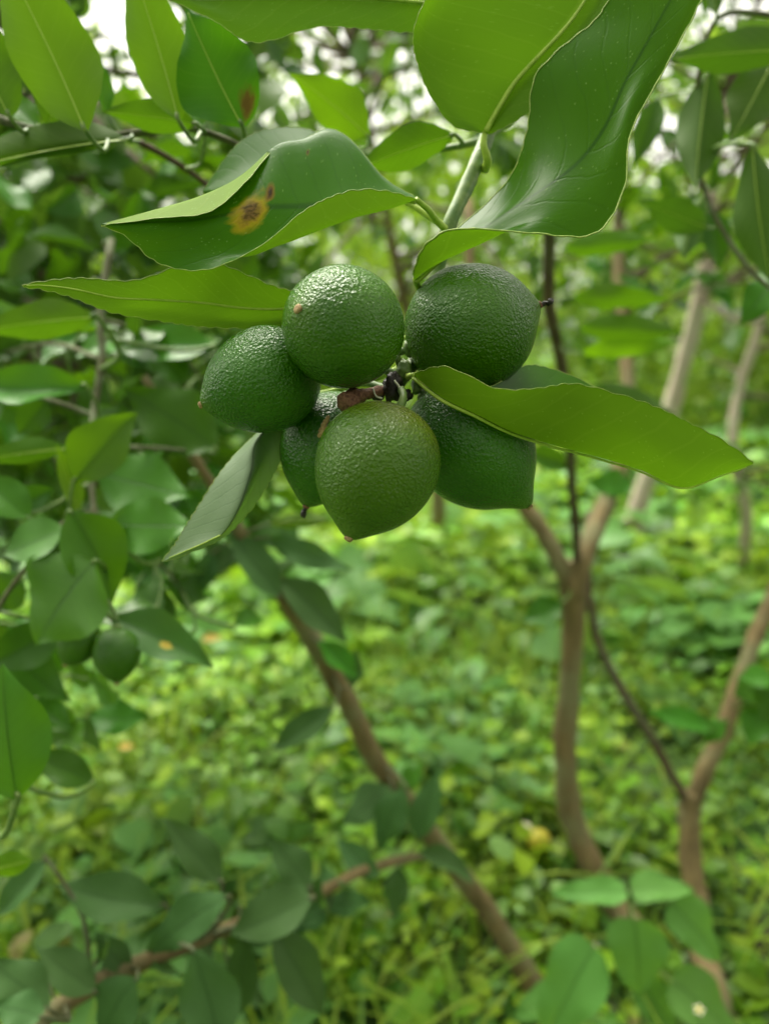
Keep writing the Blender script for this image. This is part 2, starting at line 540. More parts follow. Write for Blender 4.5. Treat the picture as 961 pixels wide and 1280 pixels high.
def leaf_mass(name, pos, axis, nrm, length, width, tone, mat, parent=None):
    """Many leaves in one mesh. pos/axis/nrm: (n,3), length/width: (n,), tone: (n,3)."""
    n = len(pos)
    axis = axis / np.linalg.norm(axis, axis=1, keepdims=True)
    nrm = nrm - axis * np.sum(nrm * axis, axis=1, keepdims=True)
    nrm /= np.maximum(np.linalg.norm(nrm, axis=1, keepdims=True), 1e-6)
    side = np.cross(axis, nrm)
    tv = T_V[None]
    droop = rng.uniform(-0.30, 0.08, n)[:, None]
    z = tv[..., 2] * rng.uniform(0.3, 1.6, n)[:, None] + droop * tv[..., 1] ** 2
    v = (pos[:, None, :] + side[:, None, :] * (tv[..., 0] * width[:, None])[..., None]
         + axis[:, None, :] * (tv[..., 1] * length[:, None])[..., None]
         + nrm[:, None, :] * (z * length[:, None])[..., None])
    k = len(T_V)
    f = (T_F[None] + (np.arange(n) * k)[:, None, None]).reshape(-1, 3)
    me = bpy.data.meshes.new(name)
    me.vertices.add(n * k)
    me.vertices.foreach_set('co', v.astype(np.float32).ravel())
    nf = len(f)
    me.loops.add(nf * 3)
    me.loops.foreach_set('vertex_index', f.astype(np.int32).ravel())
    me.polygons.add(nf)
    me.polygons.foreach_set('loop_start', np.arange(0, nf * 3, 3, dtype=np.int32))
    me.polygons.foreach_set('use_smooth', np.ones(nf, dtype=bool))
    at = me.color_attributes.new('tone', 'FLOAT_COLOR', 'POINT')
    c4 = np.ones((n, k, 4), dtype=np.float32)
    c4[..., :3] = tone[:, None, :]
    at.data.foreach_set('color', c4.ravel())
    me.materials.append(mat)
    me.update(calc_edges=True)
    me.validate()
    return link(name, me, parent)


def unit_rand(n):
    a = rng.normal(size=(n, 3))
    return a / np.linalg.norm(a, axis=1, keepdims=True)


def tones(n, cols, jitter=0.25):
    c = np.array(cols)
    k = rng.integers(0, len(c), n)
    f = rng.random((n, 1))
    out = c[k] * (1 - 0.5 * f) + c[rng.integers(0, len(c), n)] * 0.5 * f
    return out * rng.uniform(1 - jitter, 1 + jitter, (n, 1))


# ------------------------------------------------------------------ ground cover
GROUND_COLS = [(0.15, 0.34, 0.020), (0.22, 0.42, 0.020), (0.29, 0.45, 0.025), (0.09, 0.25, 0.025), (0.20, 0.37, 0.09)]


def zone(n, d0, d1, margin=0.25):
    """n plant spots on the ground between two distances, spread over the view and a margin beside it."""
    y = np.sqrt(rng.uniform(d0 ** 2, d1 ** 2, n))
    x = rng.uniform(-1, 1, n) * (y * 0.56 + margin)
    return x, y


BASES = [tuple(G(806, 1195)[:2]), tuple(G(896, 1285)[:2]), tuple(G(690, 1275)[:2])]


def build_weeds():
    ps, ax, nr, ln, wd, tn = [], [], [], [], [], []
    for d0, d1, nplants, size, hmax, per in ((0.55, 2.2, 3000, (0.018, 0.050), 0.13, 7),
                                             (2.0, 4.6, 3300, (0.045, 0.110), 0.18, 6),
                                             (4.4, 9.0, 3600, (0.06, 0.14), 0.30, 5),
                                             (8.5, 18.0, 3200, (0.12, 0.28), 0.5, 5)):
        x, y = zone(nplants, d0, d1, 0.5)
        clump = np.array([mnoise.noise(Vector((a * 1.6, b * 1.6, 3.1))) for a, b in zip(x, y)])
        patch = np.array([mnoise.noise(Vector((a * 0.9, b * 0.9, 7.7))) + 0.6 * mnoise.noise(Vector((a * 3.1, b * 3.1, 1.7))) for a, b in zip(x, y)])
        leafy_n = np.array([mnoise.noise(Vector((a * 2.3, b * 2.3, 21.0))) for a, b in zip(x, y)])
        for i in range(nplants):
            h = hmax * (0.25 + 0.75 * rng.random()) * (1.0 + 0.9 * clump[i])
            h = max(h, 0.012)
            for tx, ty in BASES:
                if abs(x[i] - tx) < 0.15 and -0.22 < y[i] - ty < 0.06:
                    h *= 0.3
            s = rng.uniform(*size) * (1.9 if leafy_n[i] > 0.28 else 1.0 + 0.7 * leafy_n[i])
            base_c = np.array(GROUND_COLS[int(rng.integers(0, 5))]) * rng.uniform(0.7, 1.3) * (1 + 0.55 * patch[i])
            if leafy_n[i] > 0.28:
                base_c = np.array((0.10, 0.24, 0.055)) * rng.uniform(0.7, 1.4)
            kk = int(rng.integers(per - 2, per + 3))
            a0 = rng.uniform(0, 6.28)
            g = ground_z(x[i], y[i])
            for k in range(kk):
                t = (k + 0.5) / kk
                a = a0 + k * 2.4
                out = np.array([math.cos(a), math.sin(a), 0.0])
                rad = s * rng.uniform(0.1, 0.9)
                ps.append(np.array([x[i], y[i], g + h * (0.25 + 0.75 * t)]) + out * rad)
                tilt = rng.uniform(-0.5, 0.55)
                ax.append(out + np.array([0, 0, tilt]))
                nr.append(np.array([0, 0, 1.0]) + rng.normal(size=3) * 0.35)
                L = s * rng.uniform(0.7, 1.4)
                ln.append(L)
                wd.append(L * rng.uniform(0.5, 0.85))
                tn.append(base_c * rng.uniform(0.8, 1.25) if rng.random() > 0.006 else np.array((0.20, 0.17, 0.06)) * rng.uniform(0.5, 1.3))
    o = leaf_mass('weeds', np.array(ps), np.array(ax), np.array(nr), np.array(ln), np.array(wd), np.array(tn), M['ground_leaf'])
    tag(o, 'bright green low weeds covering the ground under the trees', 'weeds', None, 'stuff')


build_weeds()


def build_grass():
    """Arching blades, each three quads wide at the base to a point."""
    V, F, C = [], [], []
    n = 15000
    x, y = zone(n, 0.6, 4.2, 0.3)
    for i in range(n):
        if mnoise.noise(Vector((x[i] * 2.2, y[i] * 2.2, 9.0))) < -0.12 and rng.random() < 0.85:
            continue
        h = rng.uniform(0.07, 0.26)
        if any(abs(x[i] - tx) < 0.12 and -0.2 < y[i] - ty < 0.06 for tx, ty in BASES):
            h *= 0.35
        a = rng.uniform(0, 6.28)
        lean = rng.uniform(0.2, 1.1)
        dirv = Vector((math.cos(a), math.sin(a), 0))
        side = Vector((-math.sin(a), math.cos(a), 0)) * rng.uniform(0.0022, 0.0065)
        p0 = Vector((x[i], y[i], ground_z(x[i], y[i])))
        b = len(V)
        for k in range(5):
            t = k / 4
            p = p0 + dirv * (h * lean * t * t) + Vector((0, 0, h * (t - 0.38 * lean * t * t)))
            w = (1 - t) ** 0.7
            V += [p - side * w, p + side * w]
        for k in range(4):
            F.append((b + 2 * k, b + 2 * k + 1, b + 2 * k + 3, b + 2 * k + 2))
        c = random.choice([(0.14, 0.30, 0.02), (0.22, 0.36, 0.02), (0.30, 0.40, 0.05), (0.12, 0.26, 0.06)])
        C += [c] * 10
    me = mesh_from('grass', V, F, M['ground_leaf'])
    at = me.color_attributes.new('tone', 'FLOAT_COLOR', 'POINT')
    c4 = np.ones((len(V), 4), dtype=np.float32)
    c4[:, :3] = np.array(C)
    at.data.foreach_set('color', c4.ravel())
    tag(link('grass', me), 'thin arching grass blades among the weeds', 'grass', None, 'stuff')


build_grass()

# ------------------------------------------------------------------ single leaf meshes (shared)
def leaf_meshes():
    out = []
    specs = [  # fold, curl, wave, twist, shape, sideways bend
        (0.30, -0.14, 0.020, 0.15, 0.90, 0.05), (0.12, -0.26, 0.035, 0.35, 0.85, -0.10), (0.45, 0.12, 0.025, -0.3, 1.00, 0.08),
        (0.10, -0.10, 0.045, 0.2, 0.82, -0.04), (0.60, -0.22, 0.020, 0.4, 0.95, 0.12), (0.22, 0.20, 0.040, -0.5, 0.88, -0.13),
        (0.25, -0.20, 0.030, 0.2, -1, 0.04)]
    for fold, curl, wave, twist, shp, bend in specs:
        nu, nv = 8, 18
        V, UV, F = [], [], []
        mid = []
        for j in range(nv + 1):
            t = j / nv
            w = math.sin(math.pi * min(1, t ** abs(shp))) ** 0.98 * (1 - 0.30 * t * t)
            if shp < 0:                          # heart-shaped weed leaf
                w = 1.75 * (t + 0.02) ** 0.36 * (1 - t) ** 0.85
            w = max(w, 0.015)
            cz = curl * (t * t - 0.3 * t)
            bx = bend * (t * t - t) * 2.2
            mid.append(Vector((bx, t, cz - 0.011)))
            for i in range(nu + 1):
                u = i / nu * 2 - 1
                x = 0.5 * w * u * (1 + 0.06 * math.sin(t * 9 + fold * 20 + (2 if u > 0 else 0)))
                z = cz + abs(u) ** 1.3 * fold * 0.5 * w * 0.55 + wave * math.sin(t * 13 + fold * 9 + (1.7 if u > 0 else 0)) * abs(u) ** 2
                z += twist * (t - 0.3) * x * 0.8
                V.append(Vector((x + bx, t + 0.006 * math.sin(t * 60) * abs(u) ** 4, z)))
                UV.append((i / nu, t))
        for j in range(nv):
            for i in range(nu):
                a = j * (nu + 1) + i
                F.append((a, a + 1, a + nu + 2, a + nu + 1))
        tv, tf = tube_data(mid[:-1], lerpn([0.009, 0.006, 0.003], nv), 6)
        out.append((V, F, UV, tv, tf))
    return out


LEAF_GEO = leaf_meshes()
_LM = {}


def leaf_mesh(k, mat):
    key = (k, mat)
    if key not in _LM:
        V, F, UV, tv, tf = LEAF_GEO[k]
        _LM[key] = mesh_from('leaf', V, F, M[mat], True, UV)
    return _LM[key]


def rib_mesh(k):
    key = ('rib', k)
    if key not in _LM:
        _, _, _, tv, tf = LEAF_GEO[k]
        _LM[key] = mesh_from('midrib', tv, tf, M['rib'])
    return _LM[key]


def nearest_on(paths, p):
    best, bd = None, 1e9
    for path in paths:
        for a, b in zip(path[:-1], path[1:]):
            ab = b - a
            t = max(0, min(1, (p - a).dot(ab) / max(ab.length_squared, 1e-12)))
            q = a + ab * t
            if (q - p).length < bd:
                best, bd = q, (q - p).length
    return best, bd


def place_leaf(parent, base, tip, width, normal, mat='mid', variant=None, ribs=True, paths=None, label=None, stalk='stem_green'):
    """One leaf with its midrib, its stalk running to the nearest twig in paths."""
    axis = tip - base
    ln = axis.length
    ay = axis / ln
    nz = normal - ay * normal.dot(ay)
    if nz.length < 1e-4:
        nz = UPV - ay * UPV.dot(ay)
    nz.normalize()
    sx = ay.cross(nz)
    k = random.randrange(6) if variant is None else variant
    mw = Matrix(((sx.x * width, ay.x * ln, nz.x * ln, base.x),
                 (sx.y * width, ay.y * ln, nz.y * ln, base.y),
                 (sx.z * width, ay.z * ln, nz.z * ln, base.z), (0, 0, 0, 1)))
    o = link('leaf', leaf_mesh(k, mat), parent, mw)
    if label:
        o['label'] = label
    if ribs:
        link('midrib', rib_mesh(k), o, mw)
    if paths:
        q, dist = nearest_on(paths, base)
        r = 0.0011 if dist < 0.05 else 0.0016
        mid = (q + base) * 0.5 + Vector((0, 0, -0.08 * dist)) - ay * (0.15 * dist)
        c = catmull([q, mid, base, base + ay * (ln * 0.05)], 10)
        V, F = tube_data(c, lerpn([r * 1.3, r, r * 0.9], 10), 6)
        link('petiole', mesh_from('petiole', V, F, M[stalk]), o)
    return o


def px_leaf(parent, b, t, wpx, d, face=1, tilt=0.35, mat='mid', variant=None, dt=None, paths=None, ribs=True, label=None, stalk='stem_green'):
    """A leaf from photo pixel b (stalk end) to t (tip), wpx wide, at depth d (tip at dt)."""
    B, T = P(b[0], b[1], d), P(t[0], t[1], d if dt is None else dt)
    ay = (T - B).normalized()
    n0 = CAM - (B + T) * 0.5
    n0 = (n0 - ay * n0.dot(ay)).normalized()
    up = Vector((0, 0, 1))
    n = n0 * face + up * tilt
    n = (n - ay * n.dot(ay)).normalized()
    dm = d if dt is None else (d + dt) / 2
    width = wpx * dm / FPX / max(0.4, abs(n.dot(n0))) * 1.06
    return place_leaf(parent, B, T, width, n, mat, variant, ribs, paths, label, stalk)


def branch(parent, name, pts, r, mat, n=28, seg=8, bump=0.25):
    """pts: (x, y, depth) pixel points; r: radii in metres. Returns the smooth path for leaf stalks."""
    vs = [P(*p) for p in pts]
    c = catmull(vs, n)
    V, F = tube_data(c, lerpn(r, n), seg, bump)
    link(name, mesh_from(name, V, F, M[mat]), parent)
    return c

# ------------------------------------------------------------------ background trees
BACK_COLS = [(0.038, 0.115, 0.020), (0.060, 0.16, 0.020), (0.09, 0.20, 0.022), (0.045, 0.13, 0.035), (0.13, 0.24, 0.03)]
FAR_COLS = [(0.19, 0.33, 0.04), (0.26, 0.39, 0.05), (0.30, 0.40, 0.09), (0.13, 0.25, 0.04)]


def crown_clusters(n, box, skip=None):
    """Cluster centres in a pixel-and-depth box of the place, kept clear of given pixel windows."""
    out = []
    x0, x1, y0, y1, d0, d1 = box
    tries = 0
    while len(out) < n and tries < n * 40:
        tries += 1
        x, y, d = rng.uniform(x0, x1), rng.uniform(y0, y1), rng.uniform(d0, d1)
        if skip and any(a < x < b and c < y < e for a, b, c, e in skip):
            continue
        out.append(P(x, y, d))
    return out


def background_tree(name, label, trunk, r, clusters, per, size, spread, cols, mat='bark', group=None, n_single=90, limb_r=0.012, cat='tree'):
    """trunk: world points from the ground up; limbs reach every fourth cluster; leaves hang round each cluster."""
    root = empty(name, trunk[0], label, cat, group)
    tp = catmull(trunk, 26)
    V, F = tube_data(tp, lerpn(r, 26), 10, 0.25)
    link('trunk', mesh_from('trunk', V, F, M[mat]), root)
    for i, c in enumerate(clusters):
        if i % 3 == 0:
            q, dist = nearest_on([tp[8:]], c)
            mid = (q + c) * 0.5 + Vector(rng.normal(size=3)) * dist * 0.08 + Vector((0, 0, 0.06 * dist))
            cc = catmull([q, mid, c], 12)
            V, F = tube_data(cc, lerpn([limb_r, limb_r * 0.55, limb_r * 0.25], 12), 7, 0.2)
            link('limb', mesh_from('limb', V, F, M['bark_dark']), root)
    ps, ax, nr = [], [], []
    for c in clusters:
        tw = np.array(unit_rand(1)[0]) * spread
        tw[2] *= 0.5
        for k in range(int(rng.integers(max(2, per - 4), per + 5))):
            p = np.array(c) + tw * rng.uniform(-1, 1) + rng.normal(size=3) * spread * 0.22
            a = unit_rand(1)[0] + np.array([0, 0, -0.35])
            ps.append(p)
            ax.append(a)
            nr.append(np.array([0, 0, 1.0]) + rng.normal(size=3) * 0.55)
    ps, ax, nr = np.array(ps), np.array(ax), np.array(nr)
    n = len(ps)
    ln = rng.uniform(*size, n)
    wd = ln * rng.uniform(0.42, 0.6, n)
    order = np.argsort(np.linalg.norm(ps - np.array(CAM), axis=1))
    single, rest = order[:n_single], order[n_single:]
    mats = ['mid', 'dark', 'mid', 'light', 'dark']
    for i in single:
        b = Vector(ps[i])
        place_leaf(root, b, b + Vector(ax[i]).normalized() * float(ln[i]), float(wd[i]), Vector(nr[i]),
                   mats[int(rng.integers(0, 5))], None, False)
    if len(rest):
        o = leaf_mass('crown', ps[rest], ax[rest], nr[rest], ln[rest], wd[rest], tones(len(rest), cols), M['scatter'], root)
        o['kind'] = 'stuff'
    return root


def gp(x, y):
    return Vector((x, y, ground_z(x, y) - 0.02))


SKYWIN = [(385, 480, 25, 75), (385, 445, 60, 130), (420, 480, 90, 180), (500, 570, 60, 170), (540, 620, 180, 240),
          (800, 860, 150, 250), (890, 961, 90, 250), (715, 800, 230, 285), (820, 961, -10, 40), (165, 250, -20, 40), (380, 480, -20, 20)]

background_tree('lime_tree', 'dense dark leaved lime tree behind the spotted leaf and the leftmost limes', [gp(-1.05, 1.75), Vector((-1.0, 1.72, 0.5)), Vector((-0.85, 1.65, 1.0)), Vector((-0.7, 1.6, 1.5))],
                [0.03, 0.024, 0.016, 0.008],
                crown_clusters(165, (-260, 330, 190, 690, 0.80, 1.7)) + crown_clusters(95, (-260, 390, -200, 210, 0.95, 2.0), SKYWIN[:6]),
                10, (0.05, 0.085), 0.11, BACK_COLS, 'bark_dark', n_single=110)
background_tree('lime_tree', 'blurred lime tree with open crown showing white sky above the centre limes', [gp(0.25, 3.3), Vector((0.2, 3.3, 0.6)), Vector((0.05, 3.2, 1.2)), Vector((-0.1, 3.0, 1.9))],
                [0.035, 0.03, 0.02, 0.01],
                crown_clusters(150, (230, 760, -160, 430, 1.5, 3.4), SKYWIN), 10, (0.055, 0.09), 0.15, BACK_COLS, 'bark', n_single=60)
background_tree('lime_tree', 'blurred lime tree with pale leaning trunk standing right of the big lime leaf', [G(783, 700) , P(795, 640, 3.35), P(835, 520, 3.3), P(862, 420, 3.25), P(880, 330, 3.2), P(905, 120, 3.2)],
                [0.042, 0.040, 0.037, 0.034, 0.028, 0.02],
                crown_clusters(95, (680, 1200, -200, 270, 1.4, 3.2), SKYWIN), 10, (0.055, 0.09), 0.14, BACK_COLS, 'bark_pale', n_single=60)
background_tree('lime_tree', 'thin pale trunked young tree at the right edge behind the forked trunk', [G(925, 735), P(932, 640, 2.75), P(915, 560, 2.75), P(925, 480, 2.75), P(945, 420, 2.7), P(960, 330, 2.7)],
                [0.020, 0.020, 0.019, 0.018, 0.015, 0.01],
                crown_clusters(26, (880, 1150, 380, 620, 2.3, 3.2)), 8, (0.05, 0.085), 0.12, BACK_COLS, 'bark_pale', n_single=40)


def around(n, box):
    return [Vector((rng.uniform(*box[0]), rng.uniform(*box[1]), rng.uniform(*box[2]))) for _ in range(n)]


background_tree('lime_tree', 'unseen lime tree added behind and over the viewpoint to shade the near branch', [gp(-0.2, -1.6), Vector((-0.2, -1.6, 0.6)), Vector((-0.15, -1.5, 1.2)), Vector((0.0, -1.4, 2.0))],
                [0.035, 0.03, 0.02, 0.01], around(170, ((-2.0, 2.0), (-2.4, -0.75), (0.4, 2.1))) + around(42, ((-1.3, 1.3), (-0.8, 0.75), (1.55, 2.3))), 12, (0.06, 0.10), 0.16, BACK_COLS, 'bark', n_single=0)  # out of view, added to block sky reflections and shade the near branch


def build_treeline():
    """The far mass of shrubs and trees that closes the view, leaves all the way up."""
    n = 60000
    ang = rng.uniform(-0.8, 0.8, n)
    dist = rng.uniform(6.0, 15.0, n)
    x, y = np.sin(ang) * dist * 1.15, np.cos(ang) * dist
    hgt = np.array([1.6 + 3.6 * max(0.0, 0.45 + 0.9 * mnoise.noise(Vector((a * 0.42, b * 0.35, 5.0)))) + 0.22 * max(0, b - 6) for a, b in zip(x, y)])
    z = hgt * rng.random(n) ** 0.8
    dens = np.array([mnoise.noise(Vector((a * 1.1, b * 1.1, c * 1.3))) for a, b, c in zip(x, y, z)])
    elev = np.degrees(np.arctan2(z - CAM.z, y))
    keep = dens > np.interp(elev, [-10, 6, 11, 16, 22], [-0.15, -0.10, 0.06, 0.26, 0.45])
    x, y, z = x[keep], y[keep], z[keep]
    n = len(x)
    ps = np.stack([x, y, z + 0.05], 1)
    ln = rng.uniform(0.10, 0.26, n)
    o = leaf_mass('treeline', ps, unit_rand(n) + np.array([0, 0, -0.3]), np.array([0, 0, 1.0]) + rng.normal(size=(n, 3)) * 0.6,
                  ln, ln * rng.uniform(0.45, 0.7, n), tones(n, FAR_COLS), M['ground_leaf'])
    tag(o, 'far yellow green shrubs and trees closing the view', 'treeline', None, 'stuff')


build_treeline()

# ------------------------------------------------------------------ the forked tree in the middle distance
def forked_tree():
    b = G(806, 1195)
    db = ground_depth(1195)
    root = empty('lime_tree', b, 'brown trunked lime tree forking into three below the lower limes', 'tree', None)
    tr = branch(root, 'trunk', [(812, 1212, db), (795, 1172, db), (768, 1128, 1.245), (737, 1075, 1.25), (712, 1010, 1.25), (706, 930, 1.23), (712, 850, 1.21), (716, 780, 1.19), (716, 730, 1.17), (716, 700, 1.165)],
                [0.027, 0.023, 0.021, 0.020, 0.0185, 0.0175, 0.0170, 0.0172, 0.020, 0.019], 'bark', 46, 14, 0.3)
    l1 = branch(root, 'limb', [(712, 745, 1.17), (700, 705, 1.16), (672, 655, 1.16), (645, 615, 1.17), (610, 540, 1.2), (590, 420, 1.25), (585, 250, 1.3)],
                [0.010, 0.013, 0.0128, 0.012, 0.011, 0.009, 0.007], 'bark', 30, 12, 0.3)
    l2 = branch(root, 'limb', [(718, 745, 1.165), (730, 695, 1.16), (752, 640, 1.2), (772, 590, 1.25), (785, 500, 1.32), (778, 400, 1.4), (772, 300, 1.45), (780, 150, 1.5)],
                [0.011, 0.0145, 0.0145, 0.014, 0.013, 0.012, 0.011, 0.008], 'bark', 30, 12, 0.3)
    l3 = branch(root, 'limb', [(720, 720, 1.165), (720, 670, 1.12), (714, 600, 1.02), (712, 540, 0.95), (700, 450, 0.86), (686, 380, 0.79), (686, 310, 0.74), (690, 200, 0.66), (700, 60, 0.6), (700, -80, 0.55)],
                [0.006, 0.0066, 0.0064, 0.0062, 0.0062, 0.0062, 0.0060, 0.005, 0.0045, 0.004], 'bark_dark', 40, 10, 0.25)
    for (bb, tt, w, d, f, tl, m, v) in [
            ((703, 312), (815, 296), 30, .75, -1, .25, 'mid', 0), ((712, 372), (848, 382), 34, .78, -1, .3, 'mid', 5),
            ((720, 410), (852, 412), 34, .80, -1, .3, 'mid', 0), ((724, 442), (842, 424), 30, .82, -1, .3, 'light', 1),
            ((735, 482), (842, 516), 30, .86, -1, .2, 'dark', 0), ((703, 752), (652, 778), 40, 1.12, 1, .3, 'dark', 2),
            ((790, 610), (735, 600), 34, 1.2, 1, .4, 'mid', 1), ((715, 585), (650, 560), 30, 1.0, 1, .5, 'mid', 4)]:
        px_leaf(root, bb, tt, w, d, f, tl, m, v, paths=[l1, l2, l3, tr], ribs=False)
    # the crown over the frame's upper edge, and leaves of the right limb
    for c in crown_clusters(9, (740, 960, 150, 420, 1.2, 1.7), SKYWIN):
        q, dist = nearest_on([l2], c)
        cc = catmull([q, (q + c) * 0.5 + Vector((0, 0, 0.03)), c], 8)
        V, F = tube_data(cc, lerpn([0.005, 0.003, 0.002], 8), 6)
        link('limb', mesh_from('limb', V, F, M['bark_dark']), root)
        for k in range(5):
            p = c + Vector(rng.normal(size=3)) * 0.04
            a = Vector(unit_rand(1)[0]) + Vector((0, 0, -0.3))
            place_leaf(root, p, p + a.normalized() * rng.uniform(.05, .085), rng.uniform(.028, .042), Vector((0, 0, 1)) + Vector(rng.normal(size=3)) * .5,
                       random.choice(['mid', 'dark', 'light']), None, False)


forked_tree()


def right_tree():
    b = G(896, 1285)
    root = empty('lime_tree', b, 'slender brown trunked lime tree splitting in two at the right edge', 'tree', None)
    db = ground_depth(1285)
    t = branch(root, 'trunk', [(900, 1300, db), (888, 1235, db + .02), (876, 1180, 1.18), (870, 1125, 1.22), (862, 1070, 1.24), (861, 1020, 1.25), (866, 990, 1.25)],
               [0.024, 0.021, 0.019, 0.018, 0.0172, 0.0175, 0.0165], 'bark', 30, 12, 0.3)
    a = branch(root, 'limb', [(862, 1015, 1.25), (876, 975, 1.25), (900, 920, 1.26), (925, 850, 1.28), (950, 780, 1.3), (985, 700, 1.32), (1020, 560, 1.35)],
               [0.011, 0.0145, 0.0145, 0.014, 0.0135, 0.013, 0.011], 'bark', 30, 10, 0.3)
    c = branch(root, 'limb', [(862, 1010, 1.25), (848, 985, 1.245), (815, 925, 1.23), (775, 860, 1.22), (748, 805, 1.21), (738, 760, 1.205), (734, 715, 1.21), (735, 640, 1.24)],
               [0.007, 0.0078, 0.0075, 0.0073, 0.0070, 0.0066, 0.006, 0.005], 'bark_dark', 34, 8, 0.2)
    for (bb, tt, w, d, f, tl, m, v) in [((890, 912), (812, 885), 26, 1.2, 1, 1.4, 'mid', 0), ((950, 860), (918, 868), 40, 1.15, 1, .3, 'dark', 1),
                                        ((955, 880), (935, 930), 45, 1.12, 1, .2, 'dark', 2), ((975, 850), (955, 905), 45, 1.1, 1, .3, 'dark', 3),
                                        ((965, 845), (925, 845), 30, 1.1, 1, .9, 'mid', 0), ((905, 900), (880, 930), 25, 1.2, 1, .4, 'mid', 1)]:
        px_leaf(root, bb, tt, w, d, f, tl, m, v, paths=[a, c, t], ribs=False)


right_tree()

# ------------------------------------------------------------------ the diagonal stem and its low branch
def diagonal_tree():
    db = ground_depth(1275)
    root = empty('lime_tree', G(690, 1275), 'thin lime stem leaning diagonally across the centre with dull leaves', 'tree', None)
    s = branch(root, 'trunk', [(697, 1290, db), (655, 1212, db + .0), (610, 1140, 1.08), (565, 1080, 1.03), (515, 1010, .97), (470, 950, .92), (430, 870, .86), (390, 800, .80), (350, 735, .75), (315, 690, .72), (280, 630, .69), (235, 560, .66), (180, 470, .64)],
               [0.0165, 0.0155, 0.0145, 0.0135, 0.0125, 0.0120, 0.0112, 0.0105, 0.0095, 0.0065, 0.005, 0.004, 0.003], 'bark', 60, 12, 0.25)
    lb = branch(root, 'limb', [(562, 1085, 1.02), (540, 1072, 0.98), (510, 1073, 0.93), (455, 1088, 0.85), (400, 1115, 0.78), (340, 1140, 0.72), (288, 1160, 0.67), (235, 1180, 0.63), (150, 1215, 0.60), (80, 1255, 0.58), (10, 1310, .57)],
                [0.006, 0.006, 0.0058, 0.0056, 0.0056, 0.0058, 0.0062, 0.0066, 0.007, 0.007, 0.007], 'bark', 44, 10, 0.25)
    px = [  # base, tip, width, depth, face, tilt, material, variant
        ((350, 748), (286, 655), 48, .70, 1, 1.5, 'dull', 0), ((300, 690), (238, 712), 40, .70, 1, .3, 'dull', 1),
        ((268, 690), (240, 748), 34, .70, 1, .3, 'dull', 0), ((335, 655), (418, 648), 22, .70, -1, .2, 'mid', 0),
        ((334, 672), (442, 712), 38, .70, 1, .1, 'dull', 1), ((350, 722), (436, 802), 56, .72, 1, .5, 'dull', 0),
        ((418, 884), (335, 938), 40, .80, 1, .4, 'dull', 0), ((395, 800), (445, 850), 32, .78, 1, 1.3, 'mid', 2),
        ((440, 860), (445, 810), 30, .80, 1, .4, 'dull', 2),
        ((490, 985), (425, 1030), 50, .90, 1, 1.2, 'dull', 3), ((508, 985), (468, 1068), 48, .88, 1, .4, 'dull', 1),
        ((522, 1050), (548, 962), 44, .90, 1, .5, 'dull', 0), ((500, 985), (528, 950), 30, .92, 1, 1.2, 'mid', 1),
        ((520, 1066), (602, 1102), 34, .93, 1, 1.5, 'dull', 4), ((500, 1082), (492, 1152), 36, .90, 1, .9, 'dull', 3),
        # the low branch
        ((208, 1132), (72, 1108), 68, .61, 1, .25, 'dull', 2), ((278, 1105), (198, 1022), 52, .62, 1, .3, 'dull', 5),
        ((288, 1120), (168, 1196), 58, .60, 1, .45, 'dull', 1), ((392, 1122), (282, 1166), 68, .62, 1, .6, 'dull', 0),
        ((388, 1112), (338, 1045), 50, .66, 1, .4, 'dull', 3), ((342, 1160), (408, 1275), 66, .62, 1, .3, 'dull', 0),
        ((240, 1185), (275, 1312), 82, .58, 1, .5, 'dull', 2), ((172, 1222), (118, 1305), 70, .57, 1, .6, 'dull', 1),
        ((62, 1262), (-20, 1195), 62, .54, 1, .7, 'dull', 3), ((120, 1240), (48, 1182), 56, .57, 1, .7, 'dull', 0),
        ((165, 1215), (118, 1165), 40, .60, 1, .3, 'dull', 2), ((55, 1272), (-10, 1255), 50, .52, 1, .5, 'dull', 3),
        ((305, 1160), (292, 1290), 50, .63, 1, .2, 'dull', 4), ((120, 1200), (170, 1225), 40, .60, 1, .2, 'dull', 0),
        ((60, 1075), (-12, 1148), 40, .60, 1, 1.0, 'dull', 0)]
    for (bb, tt, w, d, f, tl, m, v) in px:
        px_leaf(root, bb, tt, w * 0.88, d, f, tl, m, v, paths=[s, lb], stalk='twig')
    for k in range(20):
        q = lb[int(rng.integers(12, 43))] + Vector(rng.normal(size=3)) * 0.018
        a = Vector(unit_rand(1)[0]) + Vector((0, 0.1, 0.05))
        place_leaf(root, q, q + a.normalized() * rng.uniform(.04, .07), rng.uniform(.020, .034), Vector((0, -0.45, 1)) + Vector(rng.normal(size=3)) * 0.5,
                   'dull', int(rng.integers(0, 6)), True, [lb], None, 'twig')


diagonal_tree()


